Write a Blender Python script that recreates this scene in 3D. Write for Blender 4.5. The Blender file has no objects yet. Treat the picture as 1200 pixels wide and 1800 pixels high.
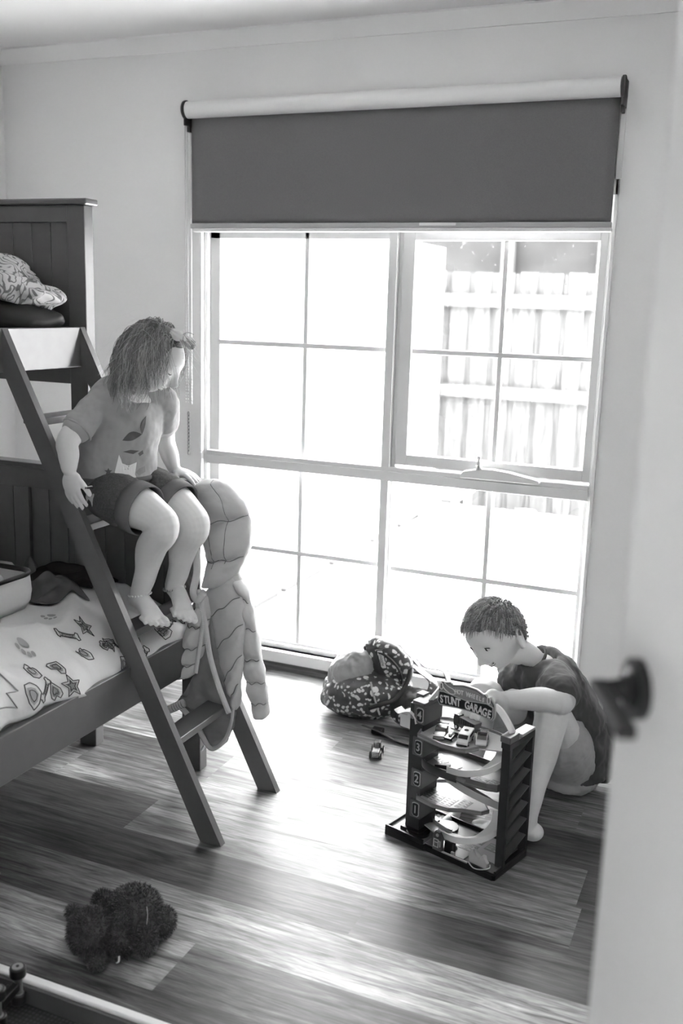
import bpy, bmesh, math, random
from mathutils import Vector, Matrix, Euler, noise as mnoise
random.seed(7)
SC = bpy.context.scene
COL = SC.collection
PI = math.pi
V = Vector

# ------------------------------------------------------------------ camera
def make_camera():
    cd = bpy.data.cameras.new('camera'); cam = bpy.data.objects.new('camera', cd); COL.objects.link(cam)
    cd.sensor_fit = 'VERTICAL'; cd.sensor_height = 36.0; cd.sensor_width = 24.0; cd.lens = 35.0
    y, p, r = map(math.radians, (-22.85, 11.81, 1.705))
    fwd = V((math.sin(y)*math.cos(p), math.cos(y)*math.cos(p), -math.sin(p)))
    right = V((math.cos(y), -math.sin(y), 0)); up = right.cross(fwd)
    r2 = right*math.cos(r)+up*math.sin(r); u2 = -right*math.sin(r)+up*math.cos(r)
    M = Matrix((r2, u2, -fwd)).transposed().to_4x4(); M.translation = (0, 0, 1.4434)
    cam.matrix_world = M
    cd.clip_start = 0.02
    cd.dof.use_dof = True; cd.dof.focus_distance = 2.85; cd.dof.aperture_fstop = 2.8
    SC.camera = cam
make_camera()

# ------------------------------------------------------------------ world, sun, exposure
SC.view_settings.view_transform = 'Standard'; SC.view_settings.look = 'None'
SC.view_settings.exposure = 2.18; SC.view_settings.gamma = 1.0; SC.view_settings.use_curve_mapping = False
W = bpy.data.worlds.new('sky'); SC.world = W; W.use_nodes = True
bg = W.node_tree.nodes['Background']; bg.inputs[0].default_value = (1, 1, 1, 1); bg.inputs[1].default_value = 7.0

def sun(strength, elev, az, angle=2.0):
    l = bpy.data.lights.new('sun', 'SUN'); l.energy = strength; l.angle = math.radians(angle)
    o = bpy.data.objects.new('sun', l); COL.objects.link(o)
    e, a = math.radians(elev), math.radians(az)
    d = V((math.sin(a)*math.cos(e), math.cos(a)*math.cos(e), math.sin(e)))
    o.rotation_euler = d.to_track_quat('Z', 'Y').to_euler()
sun(16.0, 72, 6)

# the added fill lamp, unseen behind the camera, is built with the hall (see HALL)
FILL_LAMP_W = 3.0

# ------------------------------------------------------------------ materials
def mat(name, col, rough=0.6, spec=0.35, n_amt=0.0, n_scale=8.0, bump=0.0, b_scale=60.0, sheen=0.0, metal=0.0, trans=0.0, stretch=None, coat=0.0, sss=0.0, alpha=1.0):
    m = bpy.data.materials.new(name); m.use_nodes = True
    nt = m.node_tree; N = nt.nodes; L = nt.links; b = N['Principled BSDF']
    c = (col, col, col, 1) if not isinstance(col, tuple) else (*col, 1)
    b.inputs['Base Color'].default_value = c; b.inputs['Roughness'].default_value = rough
    b.inputs['Specular IOR Level'].default_value = spec; b.inputs['Metallic'].default_value = metal
    b.inputs['Transmission Weight'].default_value = trans; b.inputs['Coat Weight'].default_value = coat
    b.inputs['Sheen Weight'].default_value = sheen; b.inputs['Alpha'].default_value = alpha
    if sss: b.inputs['Subsurface Weight'].default_value = sss; b.inputs['Subsurface Radius'].default_value = (.012, .012, .012)
    tc = N.new('ShaderNodeTexCoord'); src = tc.outputs['Object']
    if stretch:
        mp = N.new('ShaderNodeMapping'); mp.inputs['Scale'].default_value = stretch; L.new(src, mp.inputs[0]); src = mp.outputs[0]
    if n_amt:
        t = N.new('ShaderNodeTexNoise'); t.inputs['Scale'].default_value = n_scale; t.inputs['Detail'].default_value = 4; L.new(src, t.inputs['Vector'])
        r = N.new('ShaderNodeMapRange'); r.inputs['From Min'].default_value = .3; r.inputs['From Max'].default_value = .7
        v = c[0]; r.inputs['To Min'].default_value = max(0, v*(1-n_amt)); r.inputs['To Max'].default_value = min(1, v*(1+n_amt))
        L.new(t.outputs['Fac'], r.inputs['Value']); L.new(r.outputs[0], b.inputs['Base Color'])
    if bump:
        t = N.new('ShaderNodeTexNoise'); t.inputs['Scale'].default_value = b_scale; t.inputs['Detail'].default_value = 3; L.new(src, t.inputs['Vector'])
        bp = N.new('ShaderNodeBump'); bp.inputs['Strength'].default_value = bump; bp.inputs['Distance'].default_value = .004
        L.new(t.outputs['Fac'], bp.inputs['Height']); L.new(bp.outputs[0], b.inputs['Normal'])
    return m
def attr_mat(name, rough=0.6, spec=0.3, bump=0.0, b_scale=80, mult=1.0, sheen=0.0):
    """material whose base colour is the mesh's own painted pattern (attribute 'tone')"""
    m = mat(name, .5, rough, spec, bump=bump, b_scale=b_scale, sheen=sheen); nt = m.node_tree; N = nt.nodes; L = nt.links
    a = N.new('ShaderNodeAttribute'); a.attribute_name = 'tone'; L.new(a.outputs['Color'], N['Principled BSDF'].inputs['Base Color'])
    return m

M = {}
M['wall'] = mat('wall_paint', .80, .7, .2, bump=.05, b_scale=220)
M['ceiling'] = mat('ceiling_paint', .84, .8, .1, bump=.05, b_scale=200)
M['trim'] = mat('gloss_trim_paint', .78, .35, .4)
M['frame'] = mat('window_frame_paint', .66, .35, .45)
M['bed'] = mat('bed_paint', .10, .28, .7, n_amt=.05, n_scale=30)
M['quad'] = mat('dark_quad_trim', .10, .5, .3, n_amt=.5, n_scale=6, stretch=(1, 20, 20))
M['blind'] = mat('blind_fabric', .165, .85, .1, n_amt=.06, n_scale=300, bump=.1, b_scale=700)
M['blind_white'] = mat('blind_backing', .75, .6, .2)
M['black'] = mat('black_plastic', .012, .35, .4)
M['white_metal'] = mat('white_enamel', .7, .3, .5)
M['door'] = mat('door_paint', .62, .34, .45)

# ------------------------------------------------------------------ mesh builder
class B:
    def __init__(s): s.v = []; s.f = []; s.c = []
    def add(s, vs, fs, M4=None, tone=None):
        n = len(s.v)
        for p in vs:
            p = V(p); s.v.append(M4 @ p if M4 else p)
        for f in fs: s.f.append([n+i for i in f]); s.c.append(tone)
        return s
    def box(s, a, b, M4=None, tone=None):
        x0, y0, z0 = a; x1, y1, z1 = b
        vs = [(x0,y0,z0),(x1,y0,z0),(x1,y1,z0),(x0,y1,z0),(x0,y0,z1),(x1,y0,z1),(x1,y1,z1),(x0,y1,z1)]
        return s.add(vs, [(3,2,1,0),(4,5,6,7),(0,1,5,4),(1,2,6,5),(2,3,7,6),(3,0,4,7)], M4, tone)
    def prism(s, poly, lo, hi, axis='z', M4=None, tone=None):
        n = len(poly)
        def p(u, v, w): return {'z': (u, v, w), 'y': (u, w, v), 'x': (w, u, v)}[axis]
        vs = [p(u, v, lo) for u, v in poly]+[p(u, v, hi) for u, v in poly]
        fs = [tuple(range(n-1, -1, -1)), tuple(range(n, 2*n))]+[(i, (i+1) % n, n+(i+1) % n, n+i) for i in range(n)]
        return s.add(vs, fs, M4, tone)
    def tube(s, pts, r, n=10, cap=True, flat=None, M4=None, closed=False, tone=None):
        pts = [V(p) for p in pts]; m = len(pts)
        rs = r if isinstance(r, list) else [r]*m
        vs = []; up = None
        for i, p in enumerate(pts):
            if closed: t = pts[(i+1) % m]-pts[i-1]
            else: t = pts[min(i+1, m-1)]-pts[max(i-1, 0)]
            if t.length < 1e-9: t = V((0, 0, 1))
            t.normalize()
            if up is None: up = t.orthogonal().normalized() if flat is None else V(flat)
            up = (up-t*up.dot(t))
            up = up.normalized() if up.length > 1e-6 else t.orthogonal().normalized()
            sd = t.cross(up); rr = rs[i]
            ra, rb = rr if isinstance(rr, (tuple, list)) else (rr, rr)
            for k in range(n):
                a = 2*PI*k/n; vs.append(p+up*math.cos(a)*ra+sd*math.sin(a)*rb)
        fs = []
        for i in range(m if closed else m-1):
            j = (i+1) % m
            for k in range(n): fs.append((i*n+k, i*n+(k+1) % n, j*n+(k+1) % n, j*n+k))
        if cap and not closed: fs += [tuple(range(n-1, -1, -1)), tuple((m-1)*n+k for k in range(n))]
        return s.add(vs, fs, M4, tone)
    def cyl(s, a, b, r, n=16, r2=None, tone=None, M4=None): return s.tube([a, b], [r, r2 if r2 is not None else r], n, tone=tone, M4=M4)
    def ell(s, c, r, nu=16, nv=10, M4=None, tone=None, fn=None):
        rx, ry, rz = r if isinstance(r, (tuple, list)) else (r, r, r); c = V(c)
        vs = [c+V((0, 0, -rz))]
        for j in range(1, nv):
            ph = -PI/2+PI*j/nv
            for i in range(nu):
                th = 2*PI*i/nu; vs.append(c+V((rx*math.cos(ph)*math.cos(th), ry*math.cos(ph)*math.sin(th), rz*math.sin(ph))))
        vs.append(c+V((0, 0, rz)))
        if fn: vs = [fn(p) for p in vs]
        top = len(vs)-1; fs = [(0, 1+(i+1) % nu, 1+i) for i in range(nu)]
        for j in range(nv-2):
            a = 1+j*nu; b = a+nu
            for i in range(nu): fs.append((a+i, a+(i+1) % nu, b+(i+1) % nu, b+i))
        a = 1+(nv-2)*nu; fs += [(a+i, a+(i+1) % nu, top) for i in range(nu)]
        return s.add(vs, fs, M4, tone)
    def grid(s, fn, nu, nv, closeu=False, tone=None, M4=None):
        vs = [fn(i/nu, j/nv) for j in range(nv+1) for i in range(nu if closeu else nu+1)]
        w = nu if closeu else nu+1; fs = []
        for j in range(nv):
            for i in range(nu):
                i2 = (i+1) % w if closeu else i+1
                fs.append((j*w+i, j*w+i2, (j+1)*w+i2, (j+1)*w+i))
        return s.add(vs, fs, M4, tone)

def tag(o, label=None, cat=None, group=None, kind=None):
    if label: o['label'] = label
    if cat: o['category'] = cat
    if group: o['group'] = group
    if kind: o['kind'] = kind
    return o
def empty(name, loc=(0, 0, 0), label=None, cat=None, group=None, rot=(0, 0, 0), kind=None):
    o = bpy.data.objects.new(name, None); COL.objects.link(o); o.location = loc; o.rotation_euler = rot; o.empty_display_size = .05
    return tag(o, label, cat, group, kind)
def mw(o):
    Ml = Matrix.Translation(o.location) @ o.rotation_euler.to_matrix().to_4x4() @ Matrix.Diagonal((*o.scale, 1))
    return (mw(o.parent) @ o.matrix_parent_inverse @ Ml) if o.parent else Ml
def obj(name, b, m, parent=None, smooth=False, bevel=0, sub=0, local=False, seg=2, auto=None, solid=0, label=None):
    me = bpy.data.meshes.new(name); me.from_pydata([tuple(p) for p in b.v], [], b.f)
    if any(c is not None for c in b.c):
        a = me.attributes.new('tone', 'FLOAT_COLOR', 'CORNER'); k = 0
        data = []
        for f, c in zip(b.f, b.c):
            c = .5 if c is None else c
            cc = c if isinstance(c, tuple) else (c, c, c)
            data += [cc[0], cc[1], cc[2], 1.0]*len(f)
        a.data.foreach_set('color', data)
    me.validate(); me.update()
    bm = bmesh.new(); bm.from_mesh(me); bmesh.ops.recalc_face_normals(bm, faces=bm.faces); bm.to_mesh(me); bm.free()
    me.materials.append(M[m] if isinstance(m, str) else m)
    if smooth: me.shade_smooth()
    o = bpy.data.objects.new(name, me); COL.objects.link(o)
    if parent:
        o.parent = parent
        if not local: o.matrix_parent_inverse = mw(parent).inverted()
    if bevel:
        md = o.modifiers.new('bevel', 'BEVEL'); md.width = bevel; md.segments = seg; md.limit_method = 'ANGLE'; md.angle_limit = .6
        if not smooth: me.shade_smooth(); md.harden_normals = True
    if solid:
        md = o.modifiers.new('solid', 'SOLIDIFY'); md.thickness = solid; md.offset = 0
    if sub:
        md = o.modifiers.new('sub', 'SUBSURF'); md.levels = sub; md.render_levels = sub
    if auto:
        me.shade_smooth(); me.set_sharp_from_angle(angle=auto)
    if label: o['label'] = label
    return o
def struct(name, b, m, parent=None, **k):
    o = obj(name, b, m, parent, **k)
    if not parent: o['kind'] = 'structure'
    return o
def copy_tree(o, parent=None):
    c = o.copy(); COL.objects.link(c); c.parent = parent
    for ch in o.children: copy_tree(ch, c)
    return c
def text(name, s, size, m, parent, Mx, depth=.0006, align='CENTER', local=False, bold=0.0, sx=1.0):
    cu = bpy.data.curves.new(name, 'FONT'); cu.body = s; cu.size = size; cu.extrude = depth; cu.align_x = align; cu.align_y = 'CENTER'; cu.offset = bold
    cu.materials.append(M[m] if isinstance(m, str) else m)
    oc = bpy.data.objects.new(name, cu); COL.objects.link(oc); bpy.context.view_layer.update()
    me = bpy.data.meshes.new_from_object(oc.evaluated_get(bpy.context.evaluated_depsgraph_get())); bpy.data.objects.remove(oc)
    o = bpy.data.objects.new(name, me); COL.objects.link(o); o.parent = parent
    if not local and parent: o.matrix_parent_inverse = mw(parent).inverted()
    o.matrix_basis = Mx @ Matrix.Diagonal((sx, 1, 1, 1))
    return o
def catmull(pts, n=6):
    P = [V(p) for p in pts]; out = []
    for i in range(len(P)-1):
        p0 = P[max(i-1, 0)]; p1 = P[i]; p2 = P[i+1]; p3 = P[min(i+2, len(P)-1)]
        for k in range(n):
            t = k/n; out.append(.5*((2*p1)+(p2-p0)*t+(2*p0-5*p1+4*p2-p3)*t*t+(3*p1-p0-3*p2+p3)*t**3))
    out.append(P[-1]); return out

# ================================================================== STRUCTURE
YW = 3.415; XL = -2.99; XR = .62; YD = .06; H = 2.4
# window opening X -2.0595..-0.506, z .072..1.80 (head hidden behind the blind)
WX0, WX1, WZ0, WZ1 = -2.059, -.506, .074, 1.86
b = B()
for (x0, x1, z0, z1) in ((XL, WX0, 0, H), (WX1, XR, 0, H), (WX0, WX1, WZ1, H), (WX0, WX1, 0, WZ0)):
    b.box((x0, YW, z0), (x1, YW+.11, z1))
struct('wall_window', b, 'wall')
struct('wall_left', B().box((XL-.1, YD, 0), (XL, YW+.11, H)), 'wall')
struct('wall_right', B().box((XR, YD, 0), (XR+.1, YW+.11, H)), 'wall')
b = B()   # the doorway the camera looks through
b.box((XL-.1, YD-.1, 0), (-.56, YD, H)).box((.34, YD-.1, 0), (XR+.1, YD, H)).box((-.56, YD-.1, 2.06), (.34, YD, H))
struct('wall_door', b, 'wall')
b = B()
b.box((-1.5, -1.3, 0), (1.1, -1.2, H)).box((-1.6, -1.3, 0), (-1.5, YD-.1, H)).box((1.1, -1.3, 0), (1.2, YD-.1, H))
struct('wall_hall', b, 'wall')
struct('ceiling', B().box((XL-.1, -1.3, H), (1.2, YW+.11, H+.1)), 'ceiling')

# floor: a bed of planks, each plank a quad with its own tone
def floor():
    y0, w = 2.103-.1765*20, .1765
    special = {  # row index (0 = Y 2.103): joint X positions and tones left to right
        -3: ([-1.068, .2], [.19, .06, .15]), -2: ([-1.305, -.13], [.10, .24, .2]), -1: ([-.766, .45], [.04, .055, .1]),
        0: ([-1.516, -.285], [.04, .14, .06]), 1: ([-1.9, -1.131, -.3], [.14, .14, .16, .05]), 2: ([-1.46, -.62], [.10, .15, .05]),
        3: ([-1.75, -.367], [.17, .12, .10]), 4: ([-1.2, .05], [.15, .14, .19]), 5: ([-1.6, -.45], [.13, .18, .26]), 6: ([-.381], [.16, .07]),
        -4: ([-1.6, -.4], [.07, .08, .10]), -5: ([-1.0, .1], [.09, .13, .08])}
    rnd = random.Random(3); me = bpy.data.meshes.new('floor'); vs = []; fs = []; tone = []; seed = []
    def q(x0, x1, ya, yb, t, s):
        n = len(vs); vs.extend([(x0, ya, 0), (x1, ya, 0), (x1, yb, 0), (x0, yb, 0)]); fs.append((n, n+1, n+2, n+3)); tone.append(t); seed.append(s)
    for r in range(-18, 8):
        ya = 2.103+r*w; yb = ya+w
        if ya > YW+.02 or yb < -1.25: continue
        if r in special: js, ts = special[r]
        else:
            s = rnd.uniform(-3, -1.9); js = [s+1.21*k for k in range(4)]; ts = [rnd.choice([.07, .1, .16, .2]) for _ in range(5)]
        xs = [-3.0]+[j for j in js if j > -3]+[1.15]; ts = ts[-(len(xs)-1):]
        for i in range(len(xs)-1): q(xs[i], xs[i+1], max(ya, -1.25), min(yb, YW+.02), ts[i], rnd.random())
    me.from_pydata(vs, [], fs)
    a = me.attributes.new('tone', 'FLOAT_COLOR', 'CORNER')
    a.data.foreach_set('color', [x for t, s in zip(tone, seed) for _ in range(4) for x in (t, s, 0, 1)])
    o = bpy.data.objects.new('floor', me); COL.objects.link(o); o['kind'] = 'structure'
    md = o.modifiers.new('solid', 'SOLIDIFY'); md.thickness = .04; md.offset = -1
    m = mat('plank_floor', .2, .4, .32); nt = m.node_tree; N = nt.nodes; L = nt.links; bs = N['Principled BSDF']; N_ = N.new
    at = N_('ShaderNodeAttribute'); at.attribute_name = 'tone'; sp = N_('ShaderNodeSeparateColor'); L.new(at.outputs['Color'], sp.inputs[0])
    tc = N_('ShaderNodeTexCoord'); mp = N_('ShaderNodeMapping'); mp.inputs['Scale'].default_value = (2.6, 34, 1); L.new(tc.outputs['Object'], mp.inputs[0])
    cb = N_('ShaderNodeCombineXYZ'); mu = N_('ShaderNodeMath'); mu.operation = 'MULTIPLY'; mu.inputs[1].default_value = 37; L.new(sp.outputs[1], mu.inputs[0]); L.new(mu.outputs[0], cb.inputs[2]); L.new(mu.outputs[0], cb.inputs[0])
    ad = N_('ShaderNodeVectorMath'); L.new(mp.outputs[0], ad.inputs[0]); L.new(cb.outputs[0], ad.inputs[1])
    n1 = N_('ShaderNodeTexNoise'); n1.inputs['Scale'].default_value = 1.6; n1.inputs['Detail'].default_value = 8; n1.inputs['Roughness'].default_value = .62; n1.inputs['Distortion'].default_value = .9; L.new(ad.outputs[0], n1.inputs['Vector'])
    mp2 = N_('ShaderNodeMapping'); mp2.inputs['Scale'].default_value = (3, 3.4, 1); L.new(ad.outputs[0], mp2.inputs[0])
    n2 = N_('ShaderNodeTexNoise'); n2.inputs['Scale'].default_value = 3.0; n2.inputs['Detail'].default_value = 5; L.new(mp2.outputs[0], n2.inputs['Vector'])
    mp3 = N_('ShaderNodeMapping'); mp3.inputs['Scale'].default_value = (1.5, 3.5, 1); L.new(tc.outputs['Object'], mp3.inputs[0]); ad3 = N_('ShaderNodeVectorMath'); L.new(mp3.outputs[0], ad3.inputs[0]); L.new(cb.outputs[0], ad3.inputs[1])
    n3 = N_('ShaderNodeTexNoise'); n3.inputs['Scale'].default_value = 1.5; n3.inputs['Detail'].default_value = 3; L.new(ad3.outputs[0], n3.inputs['Vector'])
    def mr(o, a, b_, c, d):
        r = N_('ShaderNodeMapRange'); [setattr(r.inputs[k], 'default_value', v) for k, v in (('From Min', a), ('From Max', b_), ('To Min', c), ('To Max', d))]; L.new(o, r.inputs['Value']); return r.outputs[0]
    def mul(a, c):
        k = N_('ShaderNodeMath'); k.operation = 'MULTIPLY'; L.new(a, k.inputs[0]); L.new(c, k.inputs[1]); return k.outputs[0]
    g = mul(mul(mr(n1.outputs['Fac'], .32, .68, .25, 1.8), mr(n2.outputs['Fac'], .3, .7, .7, 1.3)), mr(n3.outputs['Fac'], .32, .68, .45, 1.7))
    c = mul(sp.outputs[0], g); L.new(c, bs.inputs['Base Color'])
    L.new(mr(n1.outputs['Fac'], .3, .7, .46, .34), bs.inputs['Roughness'])
    bp = N_('ShaderNodeBump'); bp.inputs['Strength'].default_value = .25; bp.inputs['Distance'].default_value = .002; L.new(n1.outputs['Fac'], bp.inputs['Height']); L.new(bp.outputs[0], bs.inputs['Normal'])
    me.materials.append(m)
floor()

# cornice (cove), skirting and dark quad
b = B().prism([(YW, 2.345), (YW-.006, 2.345), (YW-.02, 2.37), (YW-.041, 2.394), (YW-.041, H), (YW, H)], XL, XR, 'x')
struct('trim_1', b, 'ceiling', auto=.5)
b = B().prism([(XL, 2.345), (XL+.006, 2.345), (XL+.02, 2.37), (XL+.041, 2.394), (XL+.041, H), (XL, H)], YD, YW-.041, 'y')
struct('trim_2', b, 'ceiling', auto=.5)
struct('baseboard_window', B().box((WX1, YW-.014, .026), (XR, YW, .066)).box((XL, YW-.014, .026), (WX0-.0, YW, .066)), 'trim', bevel=.003)
struct('baseboard_left', B().box((XL, YD, .0), (XL+.014, YW-.014, .066)), 'trim', bevel=.003)
b = B().prism([(YW, 0), (YW-.026, 0), (YW-.024, .014), (YW-.016, .024), (YW, .028)], XL, XR, 'x')
struct('trim_3', b, 'quad', auto=.5)

# ------------------------------------------------------------------ window
def window():
    w = empty('window_1', (-1.28, YW, .074), kind='structure')
    F = M['frame']; yf, yb = YW-.012, YW+.07
    b = B()   # casing jambs, sill, head
    b.box((WX0, yf, .03), (WX0+.012, YW+.10, WZ1)).box((WX0+.012, yf+.02, .07), (WX0+.028, YW+.10, WZ1))
    b.box((WX1-.012, yf, .03), (WX1, YW+.10, WZ1)).box((WX1-.022, yf+.02, .07), (WX1-.012, YW+.10, WZ1))
    b.box((WX0, yf, WZ1-.05), (WX1, YW+.10, WZ1))
    b.box((WX0-.004, YW-.010, WZ1), (WX0+.014, YW, 2.10)).box((WX1-.014, YW-.010, WZ1), (WX1+.004, YW, 2.10))
    obj('window_frame', b, 'trim', w, bevel=.002)
    b = B().box((WX0, YW-.02, .028), (WX1, YW+.10, .074)).box((WX0+.02, YW+.02, .074), (WX1-.02, YW+.09, .092)).box((WX0+.02, YW+.035, .092), (WX1-.02, YW+.08, .104))
    obj('window_sill', b, 'trim', w, bevel=.002)
    b = B().box((WX0+.026, YW-.006, .806), (WX1-.02, YW+.05, .842)).box((WX0+.026, YW+.0, .842), (WX1-.02, YW+.05, .858))
    obj('transom', b, F, w, bevel=.002)
    b = B().box((-1.286, YW-.004, .858), (-1.2535, YW+.06, 1.82)).box((-1.286, YW-.004, .10), (-1.2535, YW+.06, .806))
    b.box((-1.2535, YW+.02, .858), (-1.238, YW+.06, 1.82)).box((-1.2535, YW+.02, .10), (-1.243, YW+.06, .806))
    obj('mullion', b, F, w, bevel=.002)
    # glazing bars; the bars sit slightly further out
    y0, y1 = YW+.03, YW+.052
    def bars(vx, hz, x0, x1, z0, z1, mt='frame'):
        g = B()
        g.box((vx-.0095, y0, z0), (vx+.0095, y1, z1)).box((x0, y0-.001, hz-.0095), (x1, y1-.001, hz+.0095))
        obj('glazing_bars', g, mt, w, bevel=.003)
        return g
    bars(-1.621, 1.284, WX0+.06, -1.286, .858, 1.70)
    bars(-1.628, .474, WX0+.06, -1.286, .104, .806)
    bars(-.878, .466, -1.243, -.54, .104, .806)
    # left bead
    b = B().box((WX0+.028, YW+.03, .104), (WX0+.070, YW+.06, .806)).box((WX0+.028, YW+.03, .858), (WX0+.070, YW+.06, 1.82)).box((WX0+.028, YW+.03, 1.674), (-1.286, YW+.06, 1.83))
    b.box((-.544, YW+.03, .104), (WX1-.02, YW+.06, .806))
    obj('glazing_bead', b, 'frame', w, bevel=.002)
    # opening awning sash, top right
    s = B(); sx0, sx1, sz0, sz1 = -1.238, -.524, .868, 1.73; t = .036
    y0s, y1s = YW+.012, YW+.045
    s.box((sx0, y0s, sz0), (sx0+.046, y1s, sz1)).box((sx1-.03, y0s, sz0), (sx1, y1s, sz1)).box((sx0+.046, y0s, sz0), (sx1-.03, y1s, sz0+.04)).box((sx0+.046, y0s, 1.669), (sx1-.03, y1s, sz1))
    so = obj('sash', s, F, w, bevel=.002)
    g = B().box((-.878, y0s+.012, sz0+.04), (-.860, y1s-.004, 1.669)).box((sx0+.046, y0s+.011, 1.2745), (sx1-.03, y1s-.005, 1.2925))
    obj('glazing_bars', g, F, so, bevel=.003)
    # winder on the sash
    wd = B().prism([(-.975, .858), (-.965, .874), (-.90, .888), (-.86, .889), (-.80, .884), (-.70, .866), (-.692, .862), (-.692, .85), (-.975, .85)], YW-.03, YW+.01, 'y')
    wo = obj('window_winder', wd, 'white_metal', w, bevel=.004, seg=3)
    kn = B().cyl((-.905, YW-.034, .884), (-.905, YW-.034, .900), .011).cyl((-.905, YW-.036, .900), (-.905, YW-.040, .925), .006, r2=.005).ell((-.905, YW-.041, .930), .007)
    obj('winder_handle', kn, 'white_metal', wo, smooth=True)
    # glass
    gm = bpy.data.materials.new('window_glass'); gm.use_nodes = True; nt = gm.node_tree; N = nt.nodes
    N.remove(N['Principled BSDF']); tr = N.new('ShaderNodeBsdfTransparent'); gl = N.new('ShaderNodeBsdfGlossy'); gl.inputs['Roughness'].default_value = .02
    df = N.new('ShaderNodeBsdfDiffuse'); df.inputs[0].default_value = (.8, .8, .8, 1)
    mx = N.new('ShaderNodeMixShader'); mx.inputs[0].default_value = .05; nt.links.new(tr.outputs[0], mx.inputs[1]); nt.links.new(gl.outputs[0], mx.inputs[2])
    m2 = N.new('ShaderNodeMixShader'); nt.links.new(mx.outputs[0], m2.inputs[1]); nt.links.new(df.outputs[0], m2.inputs[2])
    tn = N.new('ShaderNodeTexNoise'); tn.inputs['Scale'].default_value = 55; tn.inputs['Detail'].default_value = 3; tcc = N.new('ShaderNodeTexCoord'); nt.links.new(tcc.outputs['Object'], tn.inputs['Vector'])
    rr = N.new('ShaderNodeMapRange'); rr.inputs['From Min'].default_value = .66; rr.inputs['From Max'].default_value = .75; rr.inputs['To Min'].default_value = .0; rr.inputs['To Max'].default_value = .25
    nt.links.new(tn.outputs['Fac'], rr.inputs['Value']); nt.links.new(rr.outputs[0], m2.inputs[0])
    nt.links.new(m2.outputs[0], N['Material Output'].inputs[0]); M['glass'] = gm
    for (x0, x1, z0, z1) in ((-1.99, -1.286, .858, 1.69), (-1.99, -1.286, .104, .806), (-1.243, -.544, .104, .806)):
        obj('pane', B().box((x0, YW+.054, z0), (x1, YW+.057, z1)), 'glass', w)
    obj('pane', B().box((-1.192, YW+.034, .908), (-.554, YW+.037, 1.669)), 'glass', so)
window()

# ------------------------------------------------------------------ roller blind
def blind():
    t = empty('roller_blind', (-1.29, YW-.05, 2.1), 'wide grey roller blind with white roller pulled partway over the window', 'blind')
    y = YW-.062; x0, x1 = -2.075, -.515
    def cx(x): return x
    rz = 2.126; rr = .030
    pts = [(x0, y, rz), (x1, y, rz)]
    obj('roller_tube', B().cyl((x0, y, rz), (x1, y, rz), rr, 32), 'blind_white', t, auto=.6)
    fx0, fx1 = x0+.003, x1-.003
    def fab(u, v):
        x = fx0+(fx1-fx0)*u; z = 2.135+(1.724-2.135)*v
        return V((x, y+.022+.002*math.sin(u*9)*v, z))
    obj('blind_fabric', B().grid(fab, 40, 24), 'blind', t, smooth=True, solid=.0015)
    hb = B().box((fx0-.003, y+.012, 1.706), (fx1+.003, y+.030, 1.7245))
    obj('hem_bar', hb, mat('hem_bar_grey', .42, .4), t, bevel=.003)
    hb = B().box((fx0+.01, y+.006, 1.693), (fx1+.006, y+.032, 1.706))
    obj('lower_hem', hb, 'white_metal', t, bevel=.004)
    obj('hem_label', B().box((-1.16, y+.0105, 1.714), (-1.03, y+.0125, 1.723)), mat('label_white', .75), t)
    for sx, xx in ((-1, x0), (1, x1)):
        a, c = (xx-.012, xx-.002) if sx < 0 else (xx+.002, xx+.012)
        k = B().box((a, y-.012, rz-.055), (c, YW, rz+.028)).cyl((a, y, rz), (c, y, rz), .034, 24)
        k.box((a, y+.01, rz-.075), (c, y+.03, rz-.05))
        obj('bracket', k, 'black' if sx < 0 else mat('grey_bracket', .08, .4), t, bevel=.002)
    for dx in (-.022, -.032, -.006):
        k = B()
        k.tube([(x0+dx, y+.03, rz-.02), (x0+dx, y+.032, 1.5), (x0+dx*.98, y+.034, 1.02+abs(dx)*3)], .0022, 6)
        for i in range(90): 
            z = rz-.03-i*.0118
            k.ell((x0+dx, y+.032, z), .0028, 6, 4)
        obj('pull_chain', k, 'white_metal', t, smooth=True)
    k = B()
    for i in range(12): k.tube([(x0-.02+.004*math.sin(a), y+.033, 1.0-i*.014+.009*math.cos(a)) for a in [2*PI*q/8 for q in range(8)]], .0018, 6, closed=True)
    obj('chain_joiner', k, mat('dull_steel', .25, .4, metal=.6), t, smooth=True)
blind()

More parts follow.
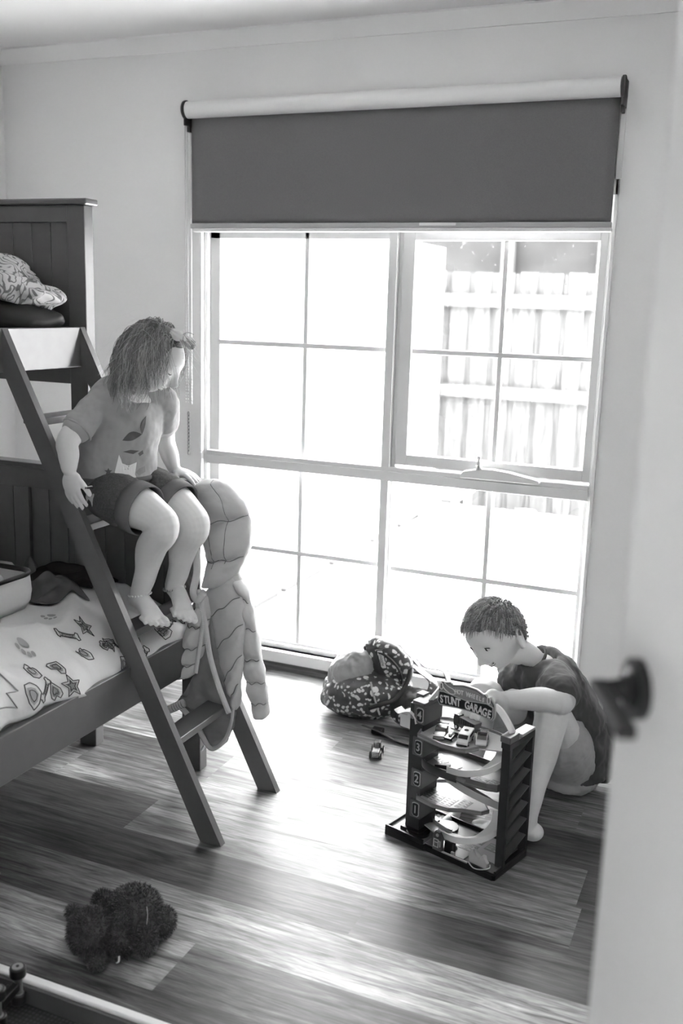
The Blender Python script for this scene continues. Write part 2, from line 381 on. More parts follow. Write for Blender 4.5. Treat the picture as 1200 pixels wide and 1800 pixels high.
# ------------------------------------------------------------------ door, open towards the room, seen close on the right
def door():
    P = V((-.0735, .8497, 1.126)); d = V((math.sin(math.radians(-28)), math.cos(math.radians(-28)), 0)); n = V((-d.y, d.x, 0)) * 1.0  # n points left/near
    n = V((math.sin(math.radians(-118)), math.cos(math.radians(-118)), 0))
    far = P+d*.052; near = P-d*.74
    hinge = V((near.x, near.y, 0))
    R = Matrix.Translation(hinge) @ Matrix.Rotation(math.atan2(d.y, d.x), 4, 'Z')
    # local: x along the door from hinge, y: thickness (local -y... ) n = R*(0,1,0)
    t = empty('door_1', hinge, rot=(0, 0, math.atan2(d.y, d.x)), kind='structure')
    Wd = .792
    obj('door_leaf', B().box((0, -.036, .008), (Wd, 0, 2.04)), 'door', t, local=True, bevel=.003)
    hz = P.z; hx = .74
    hb = B().cyl((hx, .0, hz), (hx, .008, hz), .0265, 32).cyl((hx, .008, hz), (hx, .013, hz), .018, 32, r2=.012)
    ho = obj('door_handle', hb, mat('black_hardware', .008, .4, .35), t, local=True, auto=.6)
    lv = B().tube([(hx, .01, hz), (hx, .026, hz), (hx, .036, hz)], [.0105, .0080, .0078], 20)
    lv.prism([(hx+.011, .026), (hx+.011, .043), (hx-.030, .047), (hx-.091, .054), (hx-.093, .038), (hx-.030, .031)], hz-.006, hz+.006, 'z')
    obj('lever', lv, mat('black_lever', .008, .5, .25), ho, local=True, bevel=.003)
    kb = B().cyl((hx, 0.001, hz+.062), (hx, .001, hz+.062), .001)
door()

# ------------------------------------------------------------------ hall fill lamp (added to brighten the room, unseen behind the camera)
def hall():
    t = empty('hall_fill_light', (-.2, -.6, H), 'round fill light added unseen in the hall behind the doorway', 'lamp')
    obj('fill_lamp_base', B().cyl((-.2, -.6, H-.03), (-.2, -.6, H), .16, 32), 'white_metal', t, auto=.6)
    em = bpy.data.materials.new('lamp_glass'); em.use_nodes = True; b = em.node_tree.nodes['Principled BSDF']
    b.inputs['Base Color'].default_value = (.9, .9, .9, 1); b.inputs['Emission Color'].default_value = (1, 1, 1, 1); b.inputs['Emission Strength'].default_value = FILL_LAMP_W
    obj('fill_lamp_shade', B().ell((-.2, -.6, H-.03), (.15, .15, .06), 24, 12), em, t, smooth=True)
hall()
# ================================================================== OUTSIDE
M['ground'] = mat('concrete_path', .55, .9, .1, n_amt=.25, n_scale=9)
M['paling'] = mat('weathered_paling', .42, .9, .1, n_amt=.35, n_scale=14, stretch=(6, 6, .7))
M['render'] = mat('pale_render', .8, .9, .1)
struct('ground_outside', B().box((-9, YW+.11, -.12), (5, 16, -.05)), 'ground')
struct('added_eave', B().box((-4.2, YW+.11, 2.22), (2.2, YW+.85, 2.30)), 'trim')  # unseen eave, added to keep direct sun off the bedroom floor
def outside():
    f = empty('paling_fence', (-1.2, 7.25, -.05), 'pale weathered timber paling fence with two rails seen through the right panes', 'fence')
    rnd = random.Random(5); x = -2.40
    while x < 2.2:
        wv = .128*rnd.uniform(.95, 1.05); top = 1.70+rnd.uniform(-.006, .006)
        obj('paling', B().box((x, 7.25, -.04), (x+wv, 7.268, top)), mat_pal[rnd.randrange(2)], f)
        if rnd.random() < 2: obj('paling', B().box((x+wv-.02, 7.268, -.04), (x+wv+.06, 7.284, top-.005)), mat_pal[1], f)
        x += wv+.045
    obj('fence_rail', B().box((-2.30, 7.20, 1.45), (2.2, 7.25, 1.545)), mat_pal[0], f)
    obj('fence_rail', B().box((-2.30, 7.20, .79), (2.2, 7.25, .88)), mat_pal[0], f)
    w = B().box((-3.2, 4.05, -.05), (-2.26, 7.16, 1.86))
    tag(obj('garden_wall', w, 'render'), 'long white rendered garden wall left of the timber fence', 'wall')
    k = B()
    rnd = random.Random(9); y = 4.15
    while y < 6.6:
        l = rnd.uniform(.12, .5); k.box((-2.245, y, -.05), (-2.215, y+l, -.030+rnd.uniform(0, .012))); y += l+rnd.uniform(.05, .3)
    tag(obj('garden_edging', k, mat('dark_edging', .02, .8)), 'broken line of dark edging stones on the bright path', 'edging')
    n = empty('neighbour_building', (-1, 10, 0), 'dark neighbouring shed with pale posts rising behind the fence', 'building')
    obj('wall', B().box((-3.6, 10, -.05), (4, 10.1, 3.6)), mat('dark_cladding', .010, .8, n_amt=.5, n_scale=3), n)
    for x in (-2.55, -1.62, -.72, .2): obj('post', B().box((x, 9.9, -.05), (x+.12, 10, 3.4)), mat_pal[1], n)
    bx = empty('garden_bench', (-2.2, 6.7, -.05), 'low white garden bench outside beside the foot of the fence', 'bench')
    obj('seat', B().box((-2.20, 6.62, .12), (-1.90, 7.02, .17)), 'render', bx)
    for x, y in ((-2.19, 6.64), (-1.96, 6.64), (-2.19, 6.96), (-1.96, 6.96)): obj('leg', B().box((x, y, -.05), (x+.04, y+.04, .12)), 'render', bx)
    p = B().cyl((-1.5, 6.95, -.05), (-1.5, 6.95, .03), .05, 16, r2=.075)
    tag(obj('plant_pot', p, 'render', auto=.5), 'small pale plant pot standing at the foot of the fence', 'pot')
mat_pal = [mat('paling_a', .072, .9, .1, n_amt=.3, n_scale=9, stretch=(6, 6, .6)), mat('paling_b', .066, .9, .1, n_amt=.35, n_scale=9, stretch=(6, 6, .6)), mat('paling_c', .03, .9, .1, n_amt=.35, n_scale=9, stretch=(6, 6, .6))]
outside()

# ================================================================== BUNK BED
YE = 2.49   # near face of the end panels
def bed():
    t = empty('bunk_bed', (-2.0, 2.3, 0), 'grey painted double bunk bed with panelled ends against the left wall', 'bed')
    m = 'bed'
    for nm, x0, x1, z1 in (('post', -1.961, -1.896, 1.705), ('post', -2.955, -2.89, 1.705), ('post', -1.568, -1.503, .905)):
        obj(nm, B().box((x0, YE, 0), (x1, YE+.042, z1)), m, t, bevel=.003)
    obj('cap_rail', B().box((-2.96, YE-.008, 1.705), (-1.884, YE+.055, 1.724)), m, t, bevel=.006, seg=3)
    b = B()   # upper end panel: frame and grooved boards
    b.box((-2.89, YE+.002, 1.657), (-1.961, YE+.034, 1.705)).box((-2.89, YE+.002, 1.18), (-1.961, YE+.034, 1.24))
    obj('panel_frame', b, m, t, bevel=.0015)
    b = B(); x = -1.961-.0005
    while x > -2.89: b.box((max(x-.0695, -2.89), YE+.016, 1.24), (x, YE+.026, 1.657)); x -= .0715
    b.box((-2.89, YE+.022, 1.24), (-1.961, YE+.03, 1.657))
    obj('end_panel', b, m, t, bevel=.0015)
    obj('cap_rail', B().box((-2.96, YE-.006, .905), (-1.50, YE+.052, .921)), m, t, bevel=.004)
    b = B().box((-2.955, YE+.002, .84), (-1.568, YE+.034, .905)).box((-2.2, YE+.002, .3), (-2.14, YE+.034, .84)).box((-2.955, YE+.002, .30), (-1.568, YE+.034, .36))
    obj('panel_frame', b, m, t, bevel=.0015)
    b = B(); x = -1.568
    while x > -2.9: b.box((max(x-.0695, -2.955), YE+.014, .36), (x, YE+.024, .84)); x -= .0715
    b.box((-2.955, YE+.022, .36), (-1.568, YE+.03, .84))
    obj('end_panel', b, m, t, bevel=.0015)
    # side rails
    obj('side_rail', B().box((-1.53, .72, .345), (-1.505, YE, .463)), m, t, bevel=.003)
    obj('side_rail', B().box((-1.925, .72, 1.235), (-1.903, YE, 1.353)), m, t, bevel=.003)
    obj('side_rail', B().box((-2.955, .72, .345), (-2.93, YE, .463)), m, t, bevel=.003)
    obj('side_rail', B().box((-2.955, .72, 1.235), (-2.93, YE, 1.353)), m, t, bevel=.003)
    y = .8
    while y < 2.40: obj('slat', B().box((-2.93, y, 1.24), (-1.925, y+.06, 1.255)), 'bed', t); obj('slat', B().box((-2.93, y, .36), (-1.53, y+.06, .375)), 'bed', t); y += .12
    for x0, x1, z1 in ((-1.568, -1.503, .905), (-1.961, -1.896, 1.705), (-2.955, -2.89, 1.705)):
        obj('post', B().box((x0, .68, 0), (x1, .72, z1)), m, t, bevel=.003)
    obj('panel_frame', B().box((-2.89, .685, .84), (-1.568, .715, .905)), m, t)
    obj('panel_frame', B().box((-2.89, .685, 1.657), (-1.961, .715, 1.705)), m, t)
    # ladder: leans on the upper rail
    l = empty('bed_ladder', (-1.25, 2.3, 0), 'grey painted ladder leaning from the floor up to the top bunk', 'ladder')
    def rail(y0):
        k = .5025; r = lambda z: -1.223-k*z; lf = lambda z: -1.288-k*z
        pts = [(lf(0), 0), (r(0), 0), (r(1.345), 1.345), (-1.905, 1.353), (-1.925+.022, 1.353), (-1.903, 1.236), (lf(1.22), 1.22)]
        pts = [(-1.288, 0), (-1.223, 0), (r(1.335), 1.335), (r(1.335)-.008, 1.353), (-1.902, 1.353), (-1.902, 1.232)]
        return B().prism(pts, y0, y0+.022, 'y')
    obj('rail', rail(2.135), m, l, bevel=.003); obj('rail', rail(2.468), m, l, bevel=.003)
    for z in (.275, .558, .84, 1.118):
        x = -1.223-.5025*z
        obj('rung', B().box((x-.076, 2.156, z-.021), (x-.004, 2.469, z)), m, l, bevel=.003)
bed()
# ================================================================== PEOPLE
M['skin'] = mat('skin', .62, .5, .3, n_amt=.05, n_scale=14, bump=.04, b_scale=400, sss=.15)
M['lip'] = mat('lips', .24, .45, .35)
M['dark_eye'] = mat('eye_dark', .02, .2, .5)
M['eye_white'] = mat('eye_white', .7, .25, .5)
M['nail'] = mat('nails', .64, .3, .5)
def soften(o, vox, it=4, fac=.5, disp=None):
    md = o.modifiers.new('remesh', 'REMESH'); md.mode = 'VOXEL'; md.voxel_size = vox; md.use_smooth_shade = True
    md = o.modifiers.new('smooth', 'SMOOTH'); md.iterations = it; md.factor = fac
    if disp:
        for (kind, scale, strength) in disp:
            tx = bpy.data.textures.new('folds', 'CLOUDS'); tx.noise_scale = scale; tx.noise_depth = 2
            dm = o.modifiers.new('folds', 'DISPLACE'); dm.texture = tx; dm.strength = strength; dm.mid_level = .5; dm.texture_coords = 'GLOBAL' if kind == 'g' else 'LOCAL'
    return o
def surface(o):
    from mathutils.bvhtree import BVHTree
    dg = bpy.context.evaluated_depsgraph_get(); e = o.evaluated_get(dg); me = e.to_mesh(); W_ = o.matrix_world
    t = BVHTree.FromPolygons([W_ @ v.co for v in me.vertices], [tuple(p.vertices) for p in me.polygons]); e.to_mesh_clear(); return t
def limb(b, pts, rs, n=20, sm=5, flat=None):
    P = catmull(pts, sm); R = []
    m = len(pts)
    for i in range(m-1):
        for k in range(sm):
            t = k/sm; t = t*t*(3-2*t); a, c = rs[i], rs[i+1]
            if isinstance(a, tuple) or isinstance(c, tuple):
                a = a if isinstance(a, tuple) else (a, a); c = c if isinstance(c, tuple) else (c, c)
                R.append((a[0]+(c[0]-a[0])*t, a[1]+(c[1]-a[1])*t))
            else: R.append(a+(c-a)*t)
    R.append(rs[-1]); b.tube(P, R, n, flat=flat)
    for p, r in ((P[0], R[0]), (P[-1], R[-1])): 
        r = min(r) if isinstance(r, tuple) else r
        b.ell(p, r*.97, 14, 8)
def frame(fwd, up=(0, 0, 1), origin=(0, 0, 0)):
    f = V(fwd).normalized(); u = V(up); u = (u-f*u.dot(f)).normalized(); l = u.cross(f)
    Mx = Matrix((f, l, u)).transposed().to_4x4(); Mx.translation = V(origin); return Mx
def G(x, s): return math.exp(-(x/s)**2)
def head(b, Mx, S=1.0, smile=0.0):
    """local frame: x forward, y left, z up, about 0.2 m tall at S=1; origin at the centre of the skull"""
    def fn(p):
        x, y, z = p.x/.088, p.y/.073, p.z/.098
        X, Y, Z = p.x, p.y, p.z
        if z < 0:
            Y *= 1-.30*min(1, -z)**1.6*(1 if x > -.2 else .6)     # jaw taper
            if x < 0: X *= 1-.45*min(1, -z)**1.2
            else: X *= 1-.10*(-z)
        if x > 0:
            fw = x**1.5
            X -= .004*G(z-.02, .22)*G(abs(y)-.40, .26)*2.0*fw      # sockets
            X += .006*G(z+.42, .22)*G(abs(y)-.48, .26)*fw         # cheeks
            X += .0025*G(z-.28, .12)*G(abs(y)-.35, .3)*fw          # brow
            X += (.023*G(z+.36, .12)*G(y, .15)+.011*G(z+.18, .20)*G(y, .12))*fw   # nose
            X += .006*G(z+.40, .08)*G(abs(y)-.13, .08)*fw          # wings
            X += (.0065*G(z+.565, .05)+.0065*G(z+.665, .05)-.004*G(z+.615, .025))*G(y, .28)*fw   # lips
            X += .008*G(z+.90, .14)*G(y, .24)                      # chin
            X += .006*G(z-.5, .4)*fw
        return V((X, Y, Z))*S
    b.ell((0, 0, 0), (.088, .073, .098), 72, 56, fn=fn, M4=Mx)
    for s in (-1, 1):   # ears
        e = Matrix.Translation(V((-.008, s*.070, -.022))*S) @ Matrix.Rotation(s*.35, 4, 'Z') @ Matrix.Rotation(-.15, 4, 'Y')
        b.tube([e @ V((.013*math.cos(a)*S*(1.0 if math.cos(a) > 0 else 1.15), s*.006*S, .027*math.sin(a)*S)) for a in [2*PI*k/20 for k in range(20)]], .0042*S, 8, closed=True, M4=Mx)
        b.ell((0, 0, 0), (.012*S, .004*S, .024*S), 14, 10, M4=Mx @ e)
        b.ell((0, 0, 0), (.006*S, .005*S, .007*S), 10, 8, M4=Mx @ e @ Matrix.Translation(V((.003, s*.002, -.024))*S))
def facept(y, z, S, off=0):
    yy, zz = y/.073, z/.098; x = math.sqrt(max(.05, 1-yy*yy-zz*zz)); 
    X = .088*x*(1-.10*(-zz) if zz < 0 else 1); fw = x**1.5
    X += (.006*G(zz+.42, .22)*G(abs(yy)-.48, .26)+(.0065*G(zz+.565, .05)+.0065*G(zz+.665, .05)-.004*G(zz+.615, .025))*G(yy, .28))*fw+.008*G(zz+.90, .14)*G(yy, .24)
    return V((X+off, y*(1-.30*min(1, max(0, -zz))**1.6), z))*S
def face_parts(par, Mx, S, lash_down=True, smile=False, gaze=0):
    for s in (-1, 1):
        b = B(); c = V((.0725, s*.0275, .002))*S
        if lash_down:
            pts = [Mx @ (c+V((.0035*math.cos(a)-abs(a)*.0028+.001, s*0+.0125*math.sin(a), -.006*math.cos(a)-.001))*S) for a in [-1.2+.3*k for k in range(9)]]
            b.tube(pts, [.0006]+[.0017]*7+[.0006], 6); obj('eyelashes', b, 'dark_eye', par, smooth=True)
        else:
            b.ell((0, 0, 0), (.0055*S, .0115*S, .0050*S), 18, 10, M4=Mx @ Matrix.Translation(c)); e = obj('eye', b, 'eye_white', par, smooth=True)
            b = B().ell((0, 0, 0), (.0036*S, .0046*S, .0046*S), 14, 8, M4=Mx @ Matrix.Translation(c+V((.0028, -s*.0+gaze*.003, -.0012))*S)); obj('iris', b, 'dark_eye', e, smooth=True)
            pts = [Mx @ (c+V((.0058*math.cos(a)-abs(a)*.0018, .0130*math.sin(a), .0048*math.cos(a)))*S) for a in [-1.2+.3*k for k in range(9)]]
            b = B().tube(pts, [.0005]+[.0014]*7+[.0005], 6); obj('eyelashes', b, 'dark_eye', par, smooth=True)
        b = B(); pts = [Mx @ facept(s*(.014+.0050*k), .0240+.0022*math.sin(k*.6), S, .0012) for k in range(6)]
        b.tube(pts, [.0008, .0018, .002, .0019, .0014, .0005], 6); obj('eyebrow', b, 'brow', par, smooth=True)
    b = B()
    if smile:
        up = [Mx @ facept(y, -.0600+abs(y)**1.5*3.2, S, -.0002) for y in [-.027+.0054*k for k in range(11)]]
        b.tube(up, [.0006]+[.0017]*9+[.0006], 6); obj('mouth_line', b, 'dark_eye', par, smooth=True)
        b = B()
        for k in range(8): y = -.0182+.0052*k; b.ell((0, 0, 0), (.0016*S, .0026*S, .0022*S), 8, 6, M4=Mx @ Matrix.Translation(facept(y, -.0606+abs(y)**1.5*3, S, .0008)))
        obj('teeth', b, 'eye_white', par, smooth=True)
    for zz, rr in ((-.0555, .0021), (-.0650, .0027)):
        b = B(); w = .019 if not smile else .027
        pts = [Mx @ facept(y, zz+(abs(y)**1.5*3.0 if smile else (abs(y)*.02)), S, -.0006) for y in [-w+w/5*k for k in range(11)]]
        b.tube(pts, [.0004]+[rr*.8]*2+[rr]*5+[rr*.8]*2+[.0004], 8); obj('lip', b, 'lip', par, smooth=True)
def hand(b, Mx, S, curl, spread=.10, thumb=(.5, .6), side=1):
    """palm in local x (to the fingertips), y across, z out of the back of the hand; side=+1 puts the thumb at +y. returns fingertip matrices for nails"""
    tips = []
    b.ell((.030*S, 0, 0), (.036*S, .029*S, .0125*S), 20, 12, M4=Mx)
    b.ell((.012*S, 0, 0), (.022*S, .021*S, .013*S), 16, 10, M4=Mx)
    b.ell((.022*S, side*.018*S, -.004*S), (.022*S, .012*S, .011*S), 14, 10, M4=Mx)
    for i, (yy, ln, r) in enumerate(((.0205, .046, .0067), (.0070, .052, .0070), (-.0070, .048, .0066), (-.0195, .039, .0058))):
        yy *= side; c = curl[i] if isinstance(curl, (list, tuple)) else curl
        p = V((.056*S-(abs(yy)*.12), yy*S, 0)); a = 0.12+c*.25; sp = (1.5-i)*spread*side; pts = [V((.034*S, yy*.8*S, 0)), p]; rs = [r*S*1.05, r*S*1.04]
        for k, seg in enumerate((.44, .31, .25)):
            a += c*(.55 if k else .5)*(1.0)
            d = V((math.cos(a)*math.cos(sp), math.sin(sp)*math.cos(a), -math.sin(a))); p = p+d*ln*seg*S; pts.append(p); rs.append(r*S*(1-.08*(k+1)))
        b.tube([Mx @ q for q in catmull(pts, 3)], [rs[min(len(rs)-1, int(q/3))]*(1.0+.05*(q % 3 == 0)) for q in range(3*(len(pts)-1)+1)], 12)
        b.ell(Mx @ pts[-1], rs[-1]*1.0, 12, 8)
        nx = d; nz = V((math.sin(a)*math.cos(sp), 0, math.cos(a))); ny = nz.cross(nx)
        F4 = Matrix((nx, ny.normalized(), nz)).transposed().to_4x4(); F4.translation = pts[-1]+nz*rs[-1]*.80; tips.append((Mx @ F4, rs[-1]))
    ty, tz = thumb
    p0 = V((.012*S, side*.016*S, -.003*S)); d1 = V((math.cos(ty)*.9, side*math.sin(ty), -tz*.5)).normalized(); p1 = p0+d1*.026*S
    d2 = V((math.cos(ty*.6), side*math.sin(ty*.6), -tz)).normalized(); p2 = p1+d2*.020*S; d3 = V((math.cos(ty*.3), side*math.sin(ty*.3), -tz*1.2)).normalized(); p3 = p2+d3*.015*S
    b.tube([Mx @ q for q in catmull([p0, p1, p2, p3], 3)], [.0095*S, .009*S, .0088*S, .0084*S, .008*S, .008*S, .0079*S, .0077*S, .0074*S, .007*S], 12); b.ell(Mx @ p3, .007*S, 12, 8)
    return tips
def nails(tips, par, name='nail'):
    for F4, r in tips:
        b = B().ell((0, 0, 0), (r*.85, r*.62, r*.22), 12, 6, M4=F4); obj(name, b, 'nail', par, smooth=True)
def foot(b, Mx, S, side=1):
    """local: x heel->toes, z up, origin under the ankle on the sole. side=+1: big toe at +y"""
    b.ell((-.022*S, 0, .022*S), (.028*S, .025*S, .023*S), 18, 12, M4=Mx)
    b.tube([Mx @ V(p)*1 for p in [V((-.015, 0, .026))*S, V((.02, 0, .030))*S, V((.055, side*.002, .022))*S, V((.085, side*.003, .014))*S]], [(.026*S, .024*S), (.027*S, .024*S), (.020*S, .029*S), (.0125*S, .032*S)], 20, flat=(Mx.to_3x3() @ V((0, 0, 1))))
    b.ell((.078*S, side*.004*S, .012*S), (.026*S, .034*S, .0125*S), 18, 10, M4=Mx)
    tips = []
    for i, (yy, x0, ln, r) in enumerate(((.0235, .098, .022, .0105), (.0085, .101, .019, .0076), (-.0045, .098, .017, .0070), (-.0165, .092, .015, .0066), (-.0275, .084, .013, .0062))):
        p = V((x0-.022, side*yy, r*1.1))*S; q = V((x0+ln*.5, side*yy*1.06, r*1.35))*S; e = V((x0+ln, side*yy*1.08, r*.95))*S
        b.tube([Mx @ p, Mx @ q, Mx @ e], [r*S*1.05, r*S, r*S*.92], 12); b.ell(Mx @ e, r*S*.95, 12, 8)
        tips.append((Mx @ Matrix.Translation(e+V((-.001, 0, r*.8))*S), r*S*.9))
    return tips

def strands(b, Mx, rx, ry, rz, roots, length, rad, steps=9, wave=.0, seed=1, up_world=V((0, 0, -1)), tone=None, comb=None, stiff=.0, off=.006, tip=.35):
    rnd = random.Random(seed); inv = Mx.inverted(); R3 = Mx.to_3x3(); g_l = R3.transposed() @ up_world
    for (d, L_, cmb, tn) in roots:
        d = V(d).normalized(); p = V((d.x*rx, d.y*ry, d.z*rz)); n = V((d.x/rx, d.y/ry, d.z/rz)).normalized(); pts = [p.copy()]
        dr = (V(cmb) if cmb else n).normalized(); st = L_/steps; ph = 7*mnoise.noise(d*2.6+V((20, 0, seed)))+rnd.uniform(-.25, .25); wv = (.8+.5*mnoise.noise(d*3+V((5, 5, 5))))*wave; wax = V((mnoise.noise(d*2.2+V((0, 9, 0))), mnoise.noise(d*2.2+V((0, 0, 30))), 0)); wax = (wax if wax.length > 1e-4 else V((1, 0, 0))).normalized()+V((rnd.gauss(0, .12), rnd.gauss(0, .12), 0)); kk = 2.7
        lift = off*(.4+rnd.random()*1.3)
        for k in range(steps):
            t = (k+1)/steps
            v = (dr*(1-t)*(1+stiff)+g_l*(.35+t*1.4)).normalized() if not stiff else dr
            v = (v+wax*wv*math.sin(ph+t*kk*2)*t).normalized()
            p = p+v*st; q = V((p.x/(rx+lift), p.y/(ry+lift), p.z/(rz+lift)))
            if q.length < 1: q.normalize(); p = V((q.x*(rx+lift), q.y*(ry+lift), q.z*(rz+lift)))
            dr = (p-pts[-1]).normalized(); pts.append(p.copy())
        m = len(pts); b.tube([Mx @ q for q in pts], [rad*(1-(1-tip)*i/(m-1)) for i in range(m)], 4, cap=True, tone=tn)
M['girl_hair'] = attr_mat('girl_hair', .42, .45); M['boy_hair'] = attr_mat('boy_hair', .5, .35); M['brow'] = mat('eyebrow_hair', .10, .7)

# ---------------------------------------------------------------- the girl on the ladder
def girl():
    g = empty('girl', (-1.65, 2.31, .84), 'young girl in a pale printed T-shirt and denim shorts sitting on the ladder', 'person')
    b = B(); up = V((0, 0, 1)); F = V((.87, -.5, 0)); Rr = V((-.5, -.87, 0))
    pel = V((-1.655, 2.305, .915)); chest = V((-1.632, 2.298, 1.085)); nb = V((-1.600, 2.285, 1.195))
    hc = V((-1.512, 2.262, 1.288))
    b.tube(catmull([pel-up*.03, pel+V((0, 0, .03)), V((-1.655, 2.30, 1.0)), chest, nb-V((.004, 0, .02)), nb+V((.006, 0, .012))], 5), sum([[a]*1 for a in [
        (0.0516, 0.0855), (0.0542, 0.0900), (0.0568, 0.0936), (0.0585, 0.0954), (0.0593, 0.0954), (0.0593, 0.0945), (0.0576, 0.0918), (0.0568, 0.0900), (0.0568, 0.0882), (0.0568, 0.0873), (0.0568, 0.0873), (0.0576, 0.0882), (0.0585, 0.0900), (0.0602, 0.0918), (0.0602, 0.0927), (0.0602, 0.0927), (0.0602, 0.0936), (0.0593, 0.0945), (0.0568, 0.0936), (0.0533, 0.0900), (0.0482, 0.0828), (0.0430, 0.0720), (0.0418, 0.0576), (0.0361, 0.0475), (0.0323, 0.0380), (0.0294, 0.0323)]], []), 28, flat=F)
    limb(b, [nb, nb+V((.012, -.004, .03)), hc+V((-.02, .01, -.04))], [.034, .031, .036])
    hf = V((.84, .22, -.50)); HM = frame(hf, (0.3, .0, 1), hc); HS = .93
    head(b, HM, HS)
    # arms
    s1 = V((-1.650, 2.212, 1.163)); e1 = V((-1.678, 2.115, 1.070)); w1 = V((-1.672, 2.108, .998))
    s2 = V((-1.560, 2.375, 1.160)); e2 = V((-1.598, 2.455, 1.035)); w2 = V((-1.592, 2.487, .957))
    limb(b, [s1, s1.lerp(e1, .5), e1, e1.lerp(w1, .5), w1], [.036, .035, .030, .028, .0215])
    limb(b, [s2, s2.lerp(e2, .5), e2, e2.lerp(w2, .5), w2], [.036, .033, .028, .027, .0205])
    H1 = frame((.10, .06, -1), (-.0, -1, -.1), w1+V((.003, -.001, -.012)))
    t1 = hand(b, H1, .98, [.30, .25, .28, .35], .05, (.55, .35), side=1)
    H2 = frame((.93, -.05, -.20), (.15, 0, 1), w2+V((.006, .004, -.010)))
    t2 = hand(b, H2, .95, [.22, .25, .3, .35], .10, (.75, .55), side=-1)
    # legs
    h1 = V((-1.640, 2.235, .905)); k1 = V((-1.440, 2.205, .866)); a1 = V((-1.557, 2.255, .635))
    h2 = V((-1.600, 2.370, .905)); k2 = V((-1.425, 2.340, .845)); a2 = V((-1.522, 2.375, .628))
    for h, k, a in ((h1, k1, a1), (h2, k2, a2)):
        dk = (k-h).normalized()
        limb(b, [h, h.lerp(k, .5)+up*.004, k-dk*.02-up*.006, k+V((-.006, 0, -.032)), k.lerp(a, .38)+V((-.014, .006, 0)), k.lerp(a, .75), a], [.066, .060, .046, .043, .0425, .031, .0265])
    F1 = frame(V((.105, -.060, -.020)), (0.2, 0, 1), V((-1.552, 2.250, .5775))); F1.translation = V((-1.556, 2.252, .585))
    F2 = frame(V((.100, -.085, -.045)), (.35, 0, 1), V((0, 0, 0))); F2.translation = V((-1.520, 2.372, .590))
    tt = foot(b, F1, .98, side=1); tt2 = foot(b, F2, .98, side=1)
    for a, Fm in ((a1, F1), (a2, F2)): limb(b, [a, Fm @ V((-.008, 0, .03))], [.0265, .026])
    body = soften(obj('body', b, 'skin', g), .0024, 5, .5)
    nails(t1, g); nails(t2, g); nails(tt, g, 'toenail'); nails(tt2, g, 'toenail')
    face_parts(g, HM, HS, True)
    # hair
    roots = []; rnd = random.Random(4)
    for i in range(4300):
        th = rnd.uniform(-PI, PI); z = rnd.uniform(-.45, 1); r = math.sqrt(1-z*z); d = V((r*math.cos(th), r*math.sin(th), z))
        if d.x > .24 and z < .82: continue
        if d.x > .0 and z > .45 and abs(d.y) < .30: continue
        if d.x > .05 and z < -.05: continue
        y = d.y; c = V((-.55-d.x*.6, (1 if y > 0 else -1)*(1.0), -.15-.4*(1-z)))
        if d.x < -.2: c = V((-.6, .3*(1 if y > 0 else -1), -.6))
        top = (z > .2 and d.x > .2)
        L_ = rnd.uniform(.115, .175) if z > .3 else rnd.uniform(.075, .125)
        t = rnd.choice([.12, .17, .24, .32, .42])*(1.25 if d.x > .3 or abs(y) > .75 else .85)  # sides paler, crown and back darker: backlight and shade put into the tones
        roots.append((d, L_, c, (t, t, t)))
    hb = B(); strands(hb, HM, .088*HS, .078*HS, .098*HS, roots, 0, .00085, steps=12, wave=.75, seed=3, off=.009)
    ho = obj('hair', hb, 'girl_hair', g, smooth=True)
    cap = B()   # scalp cover under the strands
    def cf(p):
        return p
    def capfn(u, v):
        th = -PI+2*PI*u; ph = PI/2-v*1.95*(.40 if abs(th) < .75 else (.40+.60*min(1, (abs(th)-.75)/.9)))
        return HM @ (V((.091*math.cos(ph)*math.cos(th), .079*math.cos(ph)*math.sin(th), .102*math.sin(ph)))*HS)
    cap.grid(capfn, 40, 20, tone=(.12, .12, .12)); obj('hair_cap', cap, 'girl_hair', ho, smooth=True)
    # fringe tied at the top of the forehead with a bow
    tk = B(); bc = HM @ (V((.052, -.018, .098))*HS)
    for i in range(60):
        a = rnd.uniform(-1, 1); p0 = HM @ (V((.060*math.cos(a*.6)*.98, a*.035, .078+rnd.uniform(-.006, .004)))*HS); tk.tube([p0, p0.lerp(bc, .5)+(HM.to_3x3() @ V((.008, 0, .012)))*HS, bc], [.0014, .0015, .0012], 4, tone=(.17, .17, .17))
    for i in range(46):
        q = [bc]
        dd = HM.to_3x3() @ V((rnd.uniform(-.5, .7), rnd.uniform(-.7, .7), .4)); 
        for k in range(6): dd = (dd+V((.25, -.1, -.35))).normalized(); q.append(q[-1]+dd*.0075)
        tk.tube(q, [.0012]*7, 4, tone=(.3, .3, .3))
    obj('tied_fringe', tk, 'girl_hair', ho, smooth=True)
    # flyaways, window backlight painted in as a paler tone
    fl = B()
    for i in range(90):
        th = rnd.uniform(-PI, PI); z = rnd.uniform(-.2, .95); r = math.sqrt(1-z*z); d = V((r*math.cos(th), r*math.sin(th), z))
        if d.x > .5 and z < .4: continue
        p = HM @ V((d.x*.094*HS, d.y*.082*HS, d.z*.104*HS)); dd = (HM.to_3x3() @ d).normalized(); q = [p]; sx = V((rnd.gauss(0, .3), rnd.gauss(0, .3), 0))
        for k in range(7): dd = (dd+V((0, 0, -.35))+sx*.5).normalized(); q.append(q[-1]+dd*rnd.uniform(.008, .016))
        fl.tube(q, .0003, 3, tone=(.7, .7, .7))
    obj('flyaway_hair', fl, 'girl_hair', ho, smooth=True)
    # bow
    bw = B(); BM = frame(HM.to_3x3() @ V((.55, -.6, .6)), HM.to_3x3() @ V((0, 0.3, 1)), bc+(HM.to_3x3() @ V((.008, -.008, .006))))
